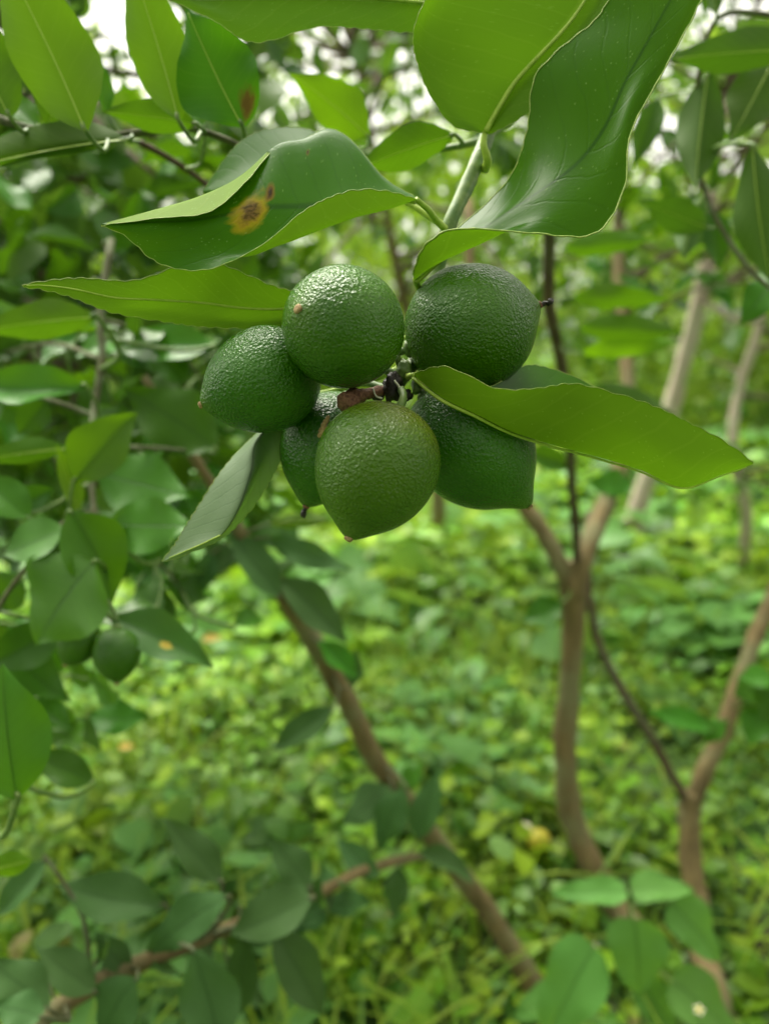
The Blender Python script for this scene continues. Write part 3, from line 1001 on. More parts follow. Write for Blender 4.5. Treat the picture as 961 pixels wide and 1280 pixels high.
# ------------------------------------------------------------------ limes
def lime(label, c, d, rx, ax, axial, mat, nip=0.14, stub=None, node=None, seed=0, group='limes in the centre cluster', nip_w=0.30, seg=(72, 48), scar_r=0.0015, taper=0.13):
    """c: pixel centre, d: depth, rx: radius in pixels, ax: (right, up, towards camera) of the nipple end, axial: length/width."""
    C = P(c[0], c[1], d)
    r = rx * d / FPX / (1 - taper * 0.33)
    z = (RGT * ax[0] + UPV * ax[1] - FWD * ax[2]).normalized()
    ref = UPV if abs(z.dot(UPV)) < 0.9 else RGT
    x = (ref - z * ref.dot(z)).normalized()
    y = z.cross(x)
    mw = Matrix(((x.x, y.x, z.x, C.x), (x.y, y.y, z.y, C.y), (x.z, y.z, z.z, C.z), (0, 0, 0, 1)))
    nphi, nth = seg
    V, UV, F = [], [], []
    for j in range(nth + 1):
        th = math.pi * j / nth                       # 0 at the stalk, pi at the nipple
        tt = math.pi - th
        for i in range(nphi):
            ph = 2 * math.pi * i / nphi
            w = 1 + 0.018 * mnoise.noise(Vector((math.cos(ph) * math.sin(th) * 1.4 + seed * 7, math.sin(ph) * math.sin(th) * 1.4, math.cos(th) * 1.4)))
            rr = math.sin(th) * (1 - taper * (0.5 + 0.5 * math.cos(tt)) ** 1.6)
            zz = -math.cos(th) * axial
            zz += nip * math.exp(-(tt / nip_w) ** 2)
            zz -= -0.05 * math.exp(-(th / 0.25) ** 2)     # slight dimple at the stalk
            V.append(Vector((rr * math.cos(ph), rr * math.sin(ph), zz)) * (r * w))
            UV.append((i / nphi, j / nth))
    for j in range(nth):
        for i in range(nphi):
            i2 = (i + 1) % nphi
            F.append((j * nphi + i, j * nphi + i2, (j + 1) * nphi + i2, (j + 1) * nphi + i))
    root = empty('lime', C, label, 'lime', group)
    fr = link('peel', mesh_from('peel', V, F, M[mat], True, UV), root, mw)
    ze = (axial + nip) * r
    # the scar at the nipple, or the dried style still on it
    sv, sf = tube_data([Vector((0, 0, ze - 0.0012)), Vector((0, 0, ze + 0.0002)), Vector((0.0001, 0, ze + 0.0007)), Vector((0.0001, 0, ze + 0.0009))],
                       [scar_r * 0.85, scar_r * 1.05, scar_r * 0.9, scar_r * 0.4], 12, 0.3)
    link('style_scar', mesh_from('style_scar', sv, sf, M['scar' if stub is None else 'scar_brown']), root, mw)
    if stub:
        ps = [Vector((0, 0, ze + 0.0004))]
        for q in range(1, 6):
            ps.append(Vector((0.0004 * math.sin(q * 2.1 + seed), 0.0005 * math.cos(q * 1.7), ze + stub * q / 5)))
        sv, sf = tube_data(catmull(ps, 16), lerpn([0.0009, 0.0007, 0.0010, 0.0006, 0.0013, 0.0011, 0.0005], 16), 8, 0.8)
        link('dried_style', mesh_from('dried_style', sv, sf, M['black']), root, mw)
    # button of the stalk
    zs = -(axial - 0.05) * r
    sv, sf = tube_data([Vector((0, 0, zs + 0.001)), Vector((0, 0, zs - 0.0006)), Vector((0, 0, zs - 0.0016)), Vector((0, 0, zs - 0.0022))],
                       [0.0030, 0.0036, 0.0026, 0.0014], 10, 0.4)
    link('calyx', mesh_from('calyx', sv, sf, M['stem_green']), root, mw)
    if node is not None:
        s0 = mw @ Vector((0, 0, zs - 0.001))
        s1 = mw @ Vector((0, 0, zs - 0.006))
        c2 = catmull([s0, s1, (s1 + node) * 0.5 + Vector((0, 0, 0.0015)), node], 14)
        sv, sf = tube_data(c2, lerpn([0.0017, 0.0014, 0.0014, 0.0018], 14), 8, 0.3)
        link('stalk', mesh_from('stalk', sv, sf, M['stem_green']), root)
    return root, mw, r


NODE = P(508, 474, 0.306)
lime('lime with tan dot at its tip, topmost in the centre cluster', (429, 409), 0.276, 75, (-0.60, 0.07, 0.80), 1.03, 'lime_light', 0.045, None, NODE, 1, scar_r=0.0016, nip_w=0.22, taper=0.03)
lime('leftmost lime of the centre cluster, its pale tip pointing left', (329, 476), 0.297, 66, (-0.88, -0.40, 0.25), 1.08, 'lime', 0.12, None, NODE, 2, scar_r=0.0013)
L3 = lime('yellowish green lime hanging lowest and foremost in the centre cluster', (470, 585), 0.272, 78, (-0.34, -0.90, 0.28), 1.04, 'lime_blush', 0.15, None, P(500, 488, 0.30), 3, scar_r=0.0016)
lime('glossy lime at upper right of the cluster with black dried tip', (587, 411), 0.304, 79, (0.94, 0.30, 0.10), 1.05, 'lime_light', 0.08, 0.0055, NODE, 4, nip_w=0.22, taper=0.03)
lime('dark lime under the long right leaf, pale tip pointing down right', (589, 556), 0.310, 76, (0.68, -0.73, 0.05), 1.13, 'lime', 0.20, None, P(520, 490, 0.306), 5, scar_r=0.0013, nip_w=0.26)
lime('partly hidden lime behind the lowest one, black dried tip hanging down', (412, 559), 0.322, 62, (-0.36, -0.92, 0.05), 1.10, 'lime', 0.13, 0.0045, P(490, 490, 0.31), 6)
G2 = 'limes low in the left foliage'
NODE2 = P(132, 745, 0.50)
lime('small blurred lime hanging among the left leaves, plump and fully visible', (146, 817), 0.49, 29, (0.05, -0.98, 0.1), 1.12, 'lime_light', 0.10, None, NODE2, 7, group=G2, seg=(40, 28))
lime('small blurred dark lime half hidden behind its plump neighbour at left', (99, 802), 0.495, 26, (-0.45, -0.85, 0.1), 1.12, 'lime_light', 0.10, None, NODE2, 8, group=G2, seg=(40, 28))

# ------------------------------------------------------------------ near leaves traced as ribbons of five rails
def rail_leaf(parent, rails, mid, mat='hero', n=84, sub=5, flip=False, rim=0.00014, rib=(0.0009, 0.0006, 0.0002), label=None, petiole=None, rough_edge=0.0007, rim_all=True):
    """rails: lists of (x, y, depth) from stalk to tip; mid: index of the midrib rail."""
    rr = [catmull([P(*p) for p in rl], n) for rl in rails]
    nr = len(rr)
    m = (nr - 1) * sub + 1
    V, UV, F = [], [], []
    rows = []
    for j in range(n):
        row = catmull([r[j] for r in rr], m)
        t = j / (n - 1)
        for e, inn in ((0, 1), (m - 1, m - 2)):
            dv = row[e] - row[inn]
            if dv.length > 1e-6:
                row[e] = row[e] + dv.normalized() * (rough_edge * abs(math.sin(t * 62 + 1.3 * math.sin(t * 17))))
        rows.append(row)
        for i in range(m):
            s = i / sub
            u = 0.5 * s / mid if s <= mid else 0.5 + 0.5 * (s - mid) / (nr - 1 - mid)
            V.append(row[i])
            UV.append((u, t))
    for j in range(n - 1):
        for i in range(m - 1):
            a = j * m + i
            q = (a, a + 1, a + m + 1, a + m)
            F.append(q[::-1] if flip else q)
    me = mesh_from('leaf', V, F, M[mat], True, UV)
    o = link('leaf', me, parent)
    if label:
        o['label'] = label
    # midrib standing out on the underside
    mi = mid * sub
    rp = []
    rads = lerpn(list(rib), n)
    for j in range(n):
        a = rows[min(j + 1, n - 1)][mi] - rows[max(j - 1, 0)][mi]
        b = rows[j][min(mi + 1, m - 1)] - rows[j][max(mi - 1, 0)]
        nn = a.cross(b)
        if nn.length > 1e-12:
            nn.normalize()
        s = 1 if flip else -1
        s = -s                              # towards the underside
        rp.append(rows[j][mi] + nn * (s * 1.3 * rads[j]))
    tv, tf = tube_data(rp[:-2], rads[:-2], 6)
    link('midrib', mesh_from('midrib', tv, tf, M['rib']), o)
    for e in (0, m - 1):
        ed = [rows[j][e] for j in range(n)]
        tv, tf = tube_data(ed, [rim * (0.7 + 0.5 * abs(math.sin(j * 1.9))) for j in range(n)], 5)
        link('margin', mesh_from('margin', tv, tf, M['rim']), o)
    if petiole:
        pts = [P(*p) for p in petiole[0]]
        tv, tf = tube_data(catmull(pts, 16), lerpn(petiole[1], 16), 8, 0.15)
        link('petiole', mesh_from('petiole', tv, tf, M['rib']), o)
    return o


hero = empty('lime_branch', P(560, 285, 0.315), 'sharp near lime branch with large leaves carrying the cluster of limes', 'branch', None)
TW = branch(hero, 'twig', [(640, 60, 0.36), (622, 130, 0.345), (603, 185, 0.335), (582, 235, 0.328), (560, 285, 0.323), (545, 345, 0.326), (530, 410, 0.324), (515, 455, 0.312), (498, 482, 0.302)],
            [0.0034, 0.0034, 0.0033, 0.0033, 0.0032, 0.0028, 0.0026, 0.0026, 0.0022], 'stem_green', 50, 10, 0.25)
branch(hero, 'twig', [(640, 60, 0.36), (650, 0, .38), (660, -90, .42), (640, -260, .5)], [0.0034, 0.0036, 0.004, 0.005], 'stem_green', 16, 10, 0.2)

# A: spotted leaf
rail_leaf(hero, [
    [(520, 247, .300), (480, 222, .305), (440, 176, .312), (410, 161, .316), (380, 174, .312), (345, 183, .306), (308, 226, .292), (262, 264, .284), (200, 272, .281), (127, 281, .280)],
    [(520, 248, .299), (482, 228, .301), (445, 190, .306), (412, 172, .309), (378, 181, .306), (342, 189, .303), (300, 221, .300), (250, 245, .295), (190, 263, .287), (127, 280, .280)],
    [(520, 249, .298), (485, 244, .296), (445, 249, .295), (408, 255, .294), (370, 258, .292), (330, 259, .290), (285, 268, .287), (235, 276, .285), (185, 278, .282), (127, 280, .280)],
    [(520, 250, .297), (485, 262, .291), (445, 272, .288), (400, 288, .286), (355, 305, .284), (310, 318, .283), (270, 312, .283), (225, 302, .283), (180, 291, .281), (127, 280, .280)],
    [(520, 249, .295), (482, 240, .286), (445, 239, .283), (410, 249, .281), (375, 268, .280), (325, 308, .279), (258, 336, .279), (200, 328, .281), (160, 296, .281), (127, 281, .280)]],
    2, 'hero_spot', label='large folded leaf with a yellow and brown blotch', flip=True,
    petiole=([(520, 249, .298), (535, 262, .305), (545, 275, .314), (558, 288, .322)], [.0011, .0013, .0016]))
# the grey green leaf behind it
rail_leaf(hero, [
    [(410, 240, .335), (402, 172, .345), (350, 160, .350), (300, 178, .350), (254, 238, .345)],
    [(410, 241, .334), (395, 195, .338), (350, 190, .342), (305, 205, .343), (254, 238, .345)],
    [(410, 242, .333), (390, 230, .330), (345, 235, .332), (300, 238, .335), (254, 239, .345)],
    [(410, 243, .333), (390, 250, .332), (345, 262, .334), (300, 258, .337), (254, 239, .345)],
    [(410, 244, .333), (390, 270, .335), (345, 285, .338), (295, 275, .340), (254, 240, .345)]],
    2, 'hero', flip=True, petiole=([(410, 242, .334), (480, 240, .332), (560, 285, .326)], [.0009, .0011, .0015]))
# B: pointed leaf at left, underside to the camera
rail_leaf(hero, [
    [(372, 366, .296), (340, 358, .296), (305, 343, .296), (265, 328, .296), (230, 330, .294), (198, 343, .292), (160, 352, .290), (100, 349, .286), (60, 352, .284), (28, 357, .282)],
    [(372, 375, .299), (335, 372, .299), (300, 365, .299), (262, 355, .299), (225, 355, .296), (190, 360, .293), (150, 363, .290), (98, 356, .286), (58, 355, .284), (28, 357, .282)],
    [(372, 385, .301), (332, 386, .301), (296, 384, .301), (258, 379, .301), (220, 376, .298), (184, 374, .294), (142, 372, .290), (95, 362, .286), (56, 357, .284), (28, 357, .282)],
    [(372, 398, .302), (330, 400, .303), (292, 399, .303), (254, 395, .302), (216, 390, .299), (178, 386, .295), (138, 382, .290), (93, 367, .286), (55, 359, .284), (28, 358, .282)],
    [(372, 411, .300), (328, 410, .303), (290, 409, .303), (250, 407, .302), (212, 402, .299), (174, 396, .295), (135, 388, .290), (92, 371, .286), (54, 361, .284), (28, 358, .282)]],
    2, 'hero', flip=False, petiole=([(372, 385, .301), (430, 400, .318), (490, 420, .325), (525, 425, .325)], [.0010, .0011, .0014]), rib=(0.0005, 0.0004, 0.0002))
# C: big leaf at upper right, top side to the camera, near half curled at the base
rail_leaf(hero, [
    [(520, 347, .300), (556, 300, .300), (600, 262, .302), (640, 218, .303), (660, 160, .302), (668, 100, .300), (700, 62, .299), (745, 25, .298), (775, -20, .297), (830, -80, .296), (900, -130, .295)],
    [(519, 348, .298), (555, 308, .296), (606, 272, .295), (655, 228, .295), (690, 175, .294), (712, 122, .293), (740, 78, .293), (780, 32, .293), (810, -20, .293), (850, -70, .294), (900, -130, .295)],
    [(518, 350, .296), (555, 318, .291), (610, 281, .288), (668, 243, .287), (720, 205, .286), (755, 160, .286), (780, 105, .287), (810, 50, .288), (840, -5, .290), (868, -60, .292), (900, -130, .295)],
    [(517, 349, .294), (545, 330, .287), (605, 303, .283), (672, 270, .281), (740, 238, .280), (768, 190, .281), (790, 125, .283), (830, 60, .286), (862, 0, .288), (885, -55, .291), (900, -130, .295)],
    [(516, 343, .292), (532, 308, .283), (572, 287, .279), (660, 290, .277), (742, 291, .276), (779, 235, .278), (788, 165, .281), (830, 85, .285), (872, 5, .288), (893, -50, .291), (900, -130, .295)]],
    2, 'hero', flip=False, label='large glossy leaf with a curled near edge', rim=0.0003,
    petiole=([(519, 349, .296), (524, 362, .306), (534, 385, .322)], [.0012, .0013, .0016]))
# D: broad pale leaf at top, underside to the camera
rail_leaf(hero, [
    [(604, 166, .322), (566, 156, .316), (538, 118, .310), (521, 75, .306), (517, 42, .304), (528, 8, .303), (548, -25, .305), (575, -60, .308), (640, -100, .315)],
    [(605, 166, .322), (580, 145, .320), (562, 112, .318), (552, 72, .316), (552, 35, .314), (562, 5, .313), (580, -25, .313), (605, -58, .314), (645, -100, .316)],
    [(606, 167, .322), (622, 138, .322), (643, 104, .322), (668, 76, .321), (695, 48, .320), (718, 20, .320), (735, -12, .320), (735, -55, .319), (660, -102, .317)],
    [(608, 167, .322), (634, 143, .320), (660, 115, .320), (690, 85, .319), (718, 58, .318), (742, 26, .318), (758, -10, .318), (755, -55, .318), (670, -102, .317)],
    [(610, 168, .322), (648, 148, .318), (678, 125, .317), (708, 95, .316), (735, 66, .316), (760, 32, .316), (778, -8, .316), (770, -55, .317), (675, -102, .317)]],
    2, 'hero', flip=True, label='broad pale leaf seen from below',
    petiole=([(606, 165, .322), (604, 180, .322), (609, 200, .325), (606, 212, .332)], [.0012, .0017, .0019]), rib=(0.0012, 0.0008, 0.0004))
# E: long leaf at right, underside to the camera, far half showing its dark top behind
rail_leaf(hero, [
    [(518, 468, .290), (560, 468, .288), (612, 484, .292), (655, 458, .318), (690, 462, .326), (735, 480, .324), (790, 512, .317), (850, 560, .308), (900, 590, .300), (941, 580, .294)],
    [(518, 469, .290), (558, 485, .284), (606, 506, .286), (655, 500, .302), (692, 505, .310), (738, 525, .311), (795, 555, .307), (850, 598, .302), (900, 588, .298), (941, 580, .294)],
    [(518, 470, .290), (552, 497, .281), (595, 518, .280), (640, 540, .284), (690, 556, .291), (745, 571, .296), (800, 588, .298), (852, 609, .298), (900, 594, .296), (941, 580, .294)],
    [(518, 469, .289), (555, 480, .277), (605, 502, .273), (650, 515, .274), (700, 524, .278), (752, 537, .282), (805, 558, .286), (855, 580, .290), (902, 577, .292), (941, 580, .294)],
    [(518, 467, .288), (558, 460, .273), (618, 486, .268), (668, 487, .269), (715, 481, .272), (765, 492, .276), (812, 507, .281), (858, 528, .286), (905, 553, .290), (941, 579, .294)]],
    2, 'hero', flip=False, label='long pale leaf reaching out beside the limes',
    petiole=([(518, 469, .290), (510, 470, .298), (506, 466, .309)], [.0012, .0013, .0016]), rib=(0.0007, 0.0005, 0.0002))
# F: folded leaf below the leftmost lime
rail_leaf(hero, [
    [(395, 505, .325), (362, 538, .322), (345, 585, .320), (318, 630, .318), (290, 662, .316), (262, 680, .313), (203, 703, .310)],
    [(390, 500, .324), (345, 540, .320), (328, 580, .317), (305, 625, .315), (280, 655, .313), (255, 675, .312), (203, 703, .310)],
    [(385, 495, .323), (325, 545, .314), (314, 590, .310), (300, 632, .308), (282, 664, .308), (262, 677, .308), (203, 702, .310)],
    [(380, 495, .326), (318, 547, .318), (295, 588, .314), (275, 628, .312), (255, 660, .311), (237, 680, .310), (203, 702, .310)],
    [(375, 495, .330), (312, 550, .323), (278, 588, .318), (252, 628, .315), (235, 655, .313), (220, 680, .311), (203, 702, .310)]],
    2, 'hero_painted_sheen', flip=False, petiole=([(385, 495, .323), (450, 480, .326), (512, 455, .322)], [.0010, .0012, .0015]), label='folded leaf with a painted pale grey green sheen')
# G: leaf along the top edge
rail_leaf(hero, [
    [(560, 5, .34), (520, -40, .335), (460, -75, .33), (380, -90, .325), (300, -80, .32), (230, -40, .318), (180, -25, .316)],
    [(560, 8, .34), (520, -18, .332), (460, -38, .325), (380, -45, .32), (300, -40, .317), (235, -18, .315), (180, -22, .316)],
    [(560, 10, .34), (520, 5, .330), (460, 0, .322), (380, -3, .317), (300, -2, .314), (240, -2, .313), (180, -20, .316)],
    [(560, 12, .34), (520, 22, .330), (465, 20, .321), (385, 22, .316), (312, 28, .313), (252, 8, .312), (180, -18, .316)],
    [(560, 14, .34), (520, 38, .330), (470, 36, .321), (395, 33, .316), (318, 52, .313), (262, 22, .312), (180, -15, .316)]],
    2, 'hero', flip=False, petiole=([(560, 10, .34), (600, 30, .35), (632, 60, .358)], [.0010, .0012, .0015]))

# dried stubs and fibres where the fruit stalks meet
def lump(name, p, r, mat, seed=0, stretch=(1, 1, 1)):
    V, F = [], []
    nu, nv = 18, 12
    for j in range(nv + 1):
        th = math.pi * j / nv
        for i in range(nu):
            ph = 2 * math.pi * i / nu
            v = Vector((math.sin(th) * math.cos(ph), math.sin(th) * math.sin(ph), math.cos(th)))
            w = 1 + 0.45 * mnoise.noise(v * 1.9 + Vector((seed * 3.1, 0, 0))) + 0.2 * mnoise.noise(v * 5 + Vector((seed, 2, 0)))
            V.append(p + Vector((v.x * stretch[0], v.y * stretch[1], v.z * stretch[2])) * r * w)
    for j in range(nv):
        for i in range(nu):
            i2 = (i + 1) % nu
            F.append((j * nu + i, (j + 1) * nu + i, (j + 1) * nu + i2, j * nu + i2))
    return link(name, mesh_from(name, V, F, M[mat]), hero)


branch(hero, 'dried_stub', [(500, 484, .303), (480, 488, .298), (458, 492, .292), (444, 497, .287), (431, 503, .2825)], [.0017, .0018, .0020, .0034, .0037], 'scar_brown', 22, 12, .5)
lump('dried_knot', P(490, 484, .296), .0042, 'black', 1, (1, 1, 1.25))
lump('dried_knot', P(472, 492, .298), .0026, 'black', 2)
lump('dried_knot', P(508, 494, .298), .0024, 'black', 3)
branch(hero, 'dried_fibre', [(493, 476, .291), (499, 484, .289), (502, 494, .289), (509, 499, .290)], [.0004, .0005, .0004, .0002], 'pale_bit', 12, 6, .4)
branch(hero, 'dried_fibre', [(466, 485, .292), (470, 495, .290), (478, 498, .290)], [.0003, .0004, .0003], 'pale_bit', 10, 6, .4)
lump('bud_scale', P(505, 462, .300), .0030, 'stem_green', 5, (1, 1, 1.3))
branch(hero, 'dried_flower', [(411, 520, .2985), (406, 530, .298), (404, 540, .2975), (398, 546, .298)], [.0006, .0010, .0014, .0008], 'dry_gold', 14, 8, .9)
branch(hero, 'dried_flower', [(416, 533, .2975), (407, 537, .298), (399, 539, .2985)], [.0004, .0011, .0006], 'dry_gold', 10, 8, .9)

# ------------------------------------------------------------------ blurred branches round the edges
def leafy(name, label, base, paths_spec, leaves, mat='twig', group=None):
    root = empty(name, base, label, 'branch', group)
    paths = [branch(root, 'twig', p, r, mm, 26, 8, .2) for p, r, mm in paths_spec]
    for (bb, tt, w, d, f, tl, m, v) in leaves:
        px_leaf(root, bb, tt, w, d, f, tl, m, v, paths=paths)
    return root


leafy('lime_branch', 'green horizontal lime twig with bright leaves at upper left', P(-40, 135, .40),
      [([(-140, 90, .42), (-40, 135, .405), (20, 156, .40), (60, 166, .40), (105, 172, .40), (150, 169, .40), (230, 160, .40), (262, 167, .40), (295, 180, .40), (330, 200, .405)],
        [.0026, .0024, .0022, .0022, .0021, .0021, .0020, .0018, .0016, .001], 'twig'),
       ([(175, 178, .46), (215, 200, .47), (255, 228, .48), (290, 262, .5)], [.002, .002, .0018, .0015], 'bark_dark')],
      [((108, 165), (-5, -75), 106, .365, -1, .3, 'light', 0), ((12, 145), (-40, 10), 80, .38, -1, .3, 'mid', 1),
       ((224, 152), (160, -60), 78, .37, -1, .25, 'light', 0), ((303, 158), (236, 14), 108, .36, -1, .15, 'brown_tip', 3),
       ((246, 155), (132, 138), 42, .388, -1, .2, 'mid', 0), ((162, 173), (-90, 215), 44, .395, -1, .3, 'mid', 4),
       ((140, 172), (-60, 195), 30, .41, 1, 1.6, 'mid', 0), ((48, 158), (2, 112), 32, .43, 1, 1.3, 'mid', 0),
       ((136, 148), (124, 72), 24, .45, 1, 1.4, 'mid', 2), ((257, 160), (222, 110), 20, .44, 1, 1.4, 'mid', 0),
       ((60, 160), (100, 60), 60, .40, -1, .2, 'mid', 1)])

leafy('lime_branch', 'short twig of translucent leaves just left of the broad pale top leaf', P(600, 172, .40),
      [([(640, 150, .42), (600, 175, .40), (560, 185, .40), (500, 195, .42), (450, 190, .46)], [.002, .0019, .0016, .0013, .001], 'stem_green')],
      [((568, 168), (444, 210), 52, .38, -1, .2, 'mid', 0), ((462, 172), (368, 92), 62, .46, -1, .3, 'light', 0),
       ((470, 195), (400, 235), 36, .48, 1, .5, 'dark', 1)])

leafy('lime_branch', 'backlit dark leaves on a grey twig at the top right corner', P(1010, 40, .52),
      [([(1060, 60, .54), (1000, 30, .53), (960, 19, .53), (920, 15, .53), (895, 25, .53), (880, 60, .54), (870, 130, .56), (880, 240, .58), (930, 330, .58), (975, 370, .58)],
        [.0024, .0022, .002, .0018, .0018, .0018, .0018, .0018, .0018, .0016], 'twig')],
      [((1010, 62), (828, 72), 52, .50, -1, .15, 'dark', 0), ((885, 88), (868, 242), 60, .55, -1, .1, 'dark', 0),
       ((968, 70), (908, 182), 66, .52, -1, .15, 'dark', 3), ((940, 180), (962, 352), 62, .50, -1, .1, 'dark', 2),
       ((822, 122), (792, 205), 34, .60, 1, .1, 'dark', 0), ((885, 285), (800, 245), 44, .60, -1, .3, 'dark', 1),
       ((888, 262), (900, 335), 34, .62, 1, .9, 'dark', 0), ((880, 240), (850, 330), 38, .62, -1, .3, 'dark', 4),
       ((895, 20), (885, -60), 22, .52, -1, .2, 'dark', 0), ((975, 350), (925, 400), 40, .6, 1, .8, 'dark', 1)])

leafy('lime_branch', 'leafy lime branch filling the middle left, carrying two small limes', P(125, 380, .6),
      [([(140, 300, .62), (126, 390, .60), (128, 450, .59), (118, 515, .58), (114, 580, .55), (118, 640, .53), (128, 700, .51), (132, 745, .50)],
        [.0032, .0031, .003, .0028, .0022, .002, .0018, .0016], 'twig'),
       ([(118, 520, .58), (60, 500, .57), (0, 485, .56), (-60, 480, .56)], [.002, .0018, .0016, .0014], 'twig'),
       ([(118, 640, .53), (85, 650, .51), (40, 700, .50), (-10, 780, .50), (-30, 900, .48), (-20, 1020, .45)], [.0018, .0017, .0016, .0016, .0016, .0014], 'twig'),
       ([(118, 560, .56), (190, 560, .58), (260, 565, .61)], [.0018, .0016, .0012], 'twig')],
      [((122, 396), (-30, 412), 50, .50, -1, .2, 'mid', 0), ((268, 432), (142, 430), 48, .64, 1, .9, 'mid', 0),
       ((108, 482), (-40, 490), 50, .54, 1, .7, 'mid', 2), ((272, 562), (152, 482), 82, .60, 1, .2, 'dark', 3),
       ((92, 602), (168, 514), 72, .50, 1, .5, 'light', 0), ((88, 560), (-40, 575), 32, .52, -1, .3, 'mid', 0),
       ((98, 642), (72, 558), 27, .51, -1, .3, 'light', 4), ((122, 590), (240, 618), 80, .57, 1, .5, 'fresh', 3),
       ((38, 648), (-25, 590), 50, .50, 1, .7, 'mid', 0), ((82, 662), (0, 690), 52, .49, 1, .9, 'fresh', 0),
       ((88, 638), (142, 752), 84, .49, 1, .3, 'mid', 4), ((138, 655), (244, 655), 72, .54, 1, .4, 'fresh', 3),
       ((120, 700), (40, 806), 112, .475, 1, 1.0, 'fresh', 3), ((138, 772), (268, 828), 58, .50, 1, .7, 'yellow_spot', 0),
       ((80, 785), (-20, 832), 60, .53, 1, .2, 'dark', 0), ((-5, 800), (88, 874), 60, .55, 1, .2, 'dark', 1),
       ((22, 1000), (4, 832), 104, .40, 1, .5, 'mid', 0), ((118, 978), (38, 938), 44, .55, 1, .2, 'dark', 0),
       ((-15, 1088), (44, 1072), 32, .47, -1, .4, 'light', 0), ((170, 560), (120, 500), 50, .62, 1, .5, 'mid', 1),
       ((180, 540), (95, 520), 40, .62, 1, .4, 'dark', 1), ((60, 500), (20, 545), 40, .58, 1, .3, 'dark', 0),
       ((20, 640), (70, 610), 34, .55, 1, .3, 'dark', 2), ((200, 700), (160, 640), 45, .6, 1, .3, 'dark', 2),
       ((30, 720), (-15, 770), 50, .52, 1, .4, 'mid', 1), ((235, 480), (190, 430), 44, .66, 1, .6, 'dark', 2)])

lb = [o for o in bpy.data.objects if o.get('label', '').startswith('leafy lime branch filling')][0]
for side_pts, side_r in (([(128, 450, .59), (70, 430, .66), (10, 440, .70), (-60, 460, .72)], [.002, .0016, .0012]),
                         ([(118, 640, .53), (170, 680, .60), (215, 720, .66), (240, 760, .70)], [.0018, .0015, .001]),
                         ([(126, 400, .60), (190, 420, .68), (250, 470, .72), (280, 540, .74)], [.002, .0016, .001]),
                         ([(40, 700, .50), (60, 760, .58), (40, 840, .62), (70, 930, .66)], [.0016, .0014, .001])):
    path = branch(lb, 'twig', side_pts, side_r, 'twig', 20, 7, .2)
    for k in range(17):
        q = path[int(rng.integers(3, 20))] + Vector(rng.normal(size=3)) * 0.022
        a = Vector(unit_rand(1)[0]) + Vector((0, -0.15, -0.35))
        n_ = Vector((0, -0.55, 1)) + Vector(rng.normal(size=3)) * 0.35
        place_leaf(lb, q, q + a.normalized() * rng.uniform(.038, .062), rng.uniform(.022, .034), n_,
                   random.choice(['mid', 'dark', 'dark', 'fresh', 'mid']), None, True, [path])

# ------------------------------------------------------------------ weeds and fallen things that stand out
def heart_weed():
    b = G(790, 1275)
    root = empty('weed_plant', b, 'broad leaved bright green weed growing in front of the trunks', 'plant')
    st = [branch(root, 'stem', [(800, 1330, 1.03), (800, 1250, 1.0), (790, 1170, .95), (785, 1120, .93)], [.003, .0028, .0024, .0018], 'stem_green'),
          branch(root, 'stem', [(800, 1300, 1.02), (760, 1230, .98), (735, 1180, .95)], [.0024, .002, .0016], 'stem_green'),
          branch(root, 'stem', [(800, 1270, 1.0), (850, 1230, .96), (880, 1215, .94)], [.0024, .002, .0016], 'stem_green')]
    for (bb, tt, w, d, f, tl, m, v) in [
            ((782, 1115), (690, 1112), 42, .93, 1, 1.1, 'weedleaf', 6), ((788, 1112), (870, 1108), 46, .93, 1, 1.1, 'weedleaf', 6),
            ((838, 1128), (908, 1205), 70, .93, 1, .8, 'weedleaf', 6), ((792, 1148), (798, 1252), 92, .91, 1, .6, 'weedleaf', 6),
            ((742, 1182), (672, 1305), 98, .92, 1, .7, 'weedleaf', 6), ((838, 1225), (935, 1305), 82, .91, 1, .9, 'weedleaf', 6),
            ((800, 1230), (850, 1300), 60, .95, 1, .6, 'weedleaf', 6), ((700, 1240), (640, 1270), 50, 1.0, 1, .8, 'weedleaf', 6)]:
        px_leaf(root, bb, tt, w * 0.85, d, f, tl, m, v, paths=st)


heart_weed()


def daisy(name, label, x, y, d, r):
    c = P(x, y, d)
    root = empty(name, c, label, 'flower')
    n = (CAM - c).normalized() + Vector((0, 0, 1.2))
    n.normalize()
    a = n.orthogonal().normalized()
    b = n.cross(a)
    st = catmull([Vector((c.x + .01, c.y + .03, 0)), c - n * 0.03, c], 10)
    V, F = tube_data(st, [.0008] * 10, 6)
    link('stem', mesh_from('stem', V, F, M['stem_green']), root)
    V = [c + n * 0.0015]
    F = []
    for j in range(1, 4):
        for i in range(12):
            an = 2 * math.pi * i / 12
            rr = r * 0.45 * j / 3
            V.append(c + (a * math.cos(an) + b * math.sin(an)) * rr + n * (0.0018 * (1 - (j / 3) ** 2)))
    for i in range(12):
        F.append((0, 1 + i, 1 + (i + 1) % 12))
        for j in range(2):
            F.append((1 + j * 12 + i, 1 + (j + 1) * 12 + i, 1 + (j + 1) * 12 + (i + 1) % 12, 1 + j * 12 + (i + 1) % 12))
    link('disc', mesh_from('disc', V, F, M['yellow']), root)
    for k in range(5):
        an = 2 * math.pi * k / 5 + .3
        e = a * math.cos(an) + b * math.sin(an)
        s = n.cross(e)
        V = [c + e * (r * .4) - s * (r * .16), c + e * (r * .4) + s * (r * .16), c + e * (r * .75) + s * (r * .26) + n * .0006,
             c + e * r + s * (r * .12), c + e * r - s * (r * .12), c + e * (r * .75) - s * (r * .26) + n * .0006]
        link('petal', mesh_from('petal', V, [(0, 1, 2, 5), (5, 2, 3, 4)], M['cream']), root)


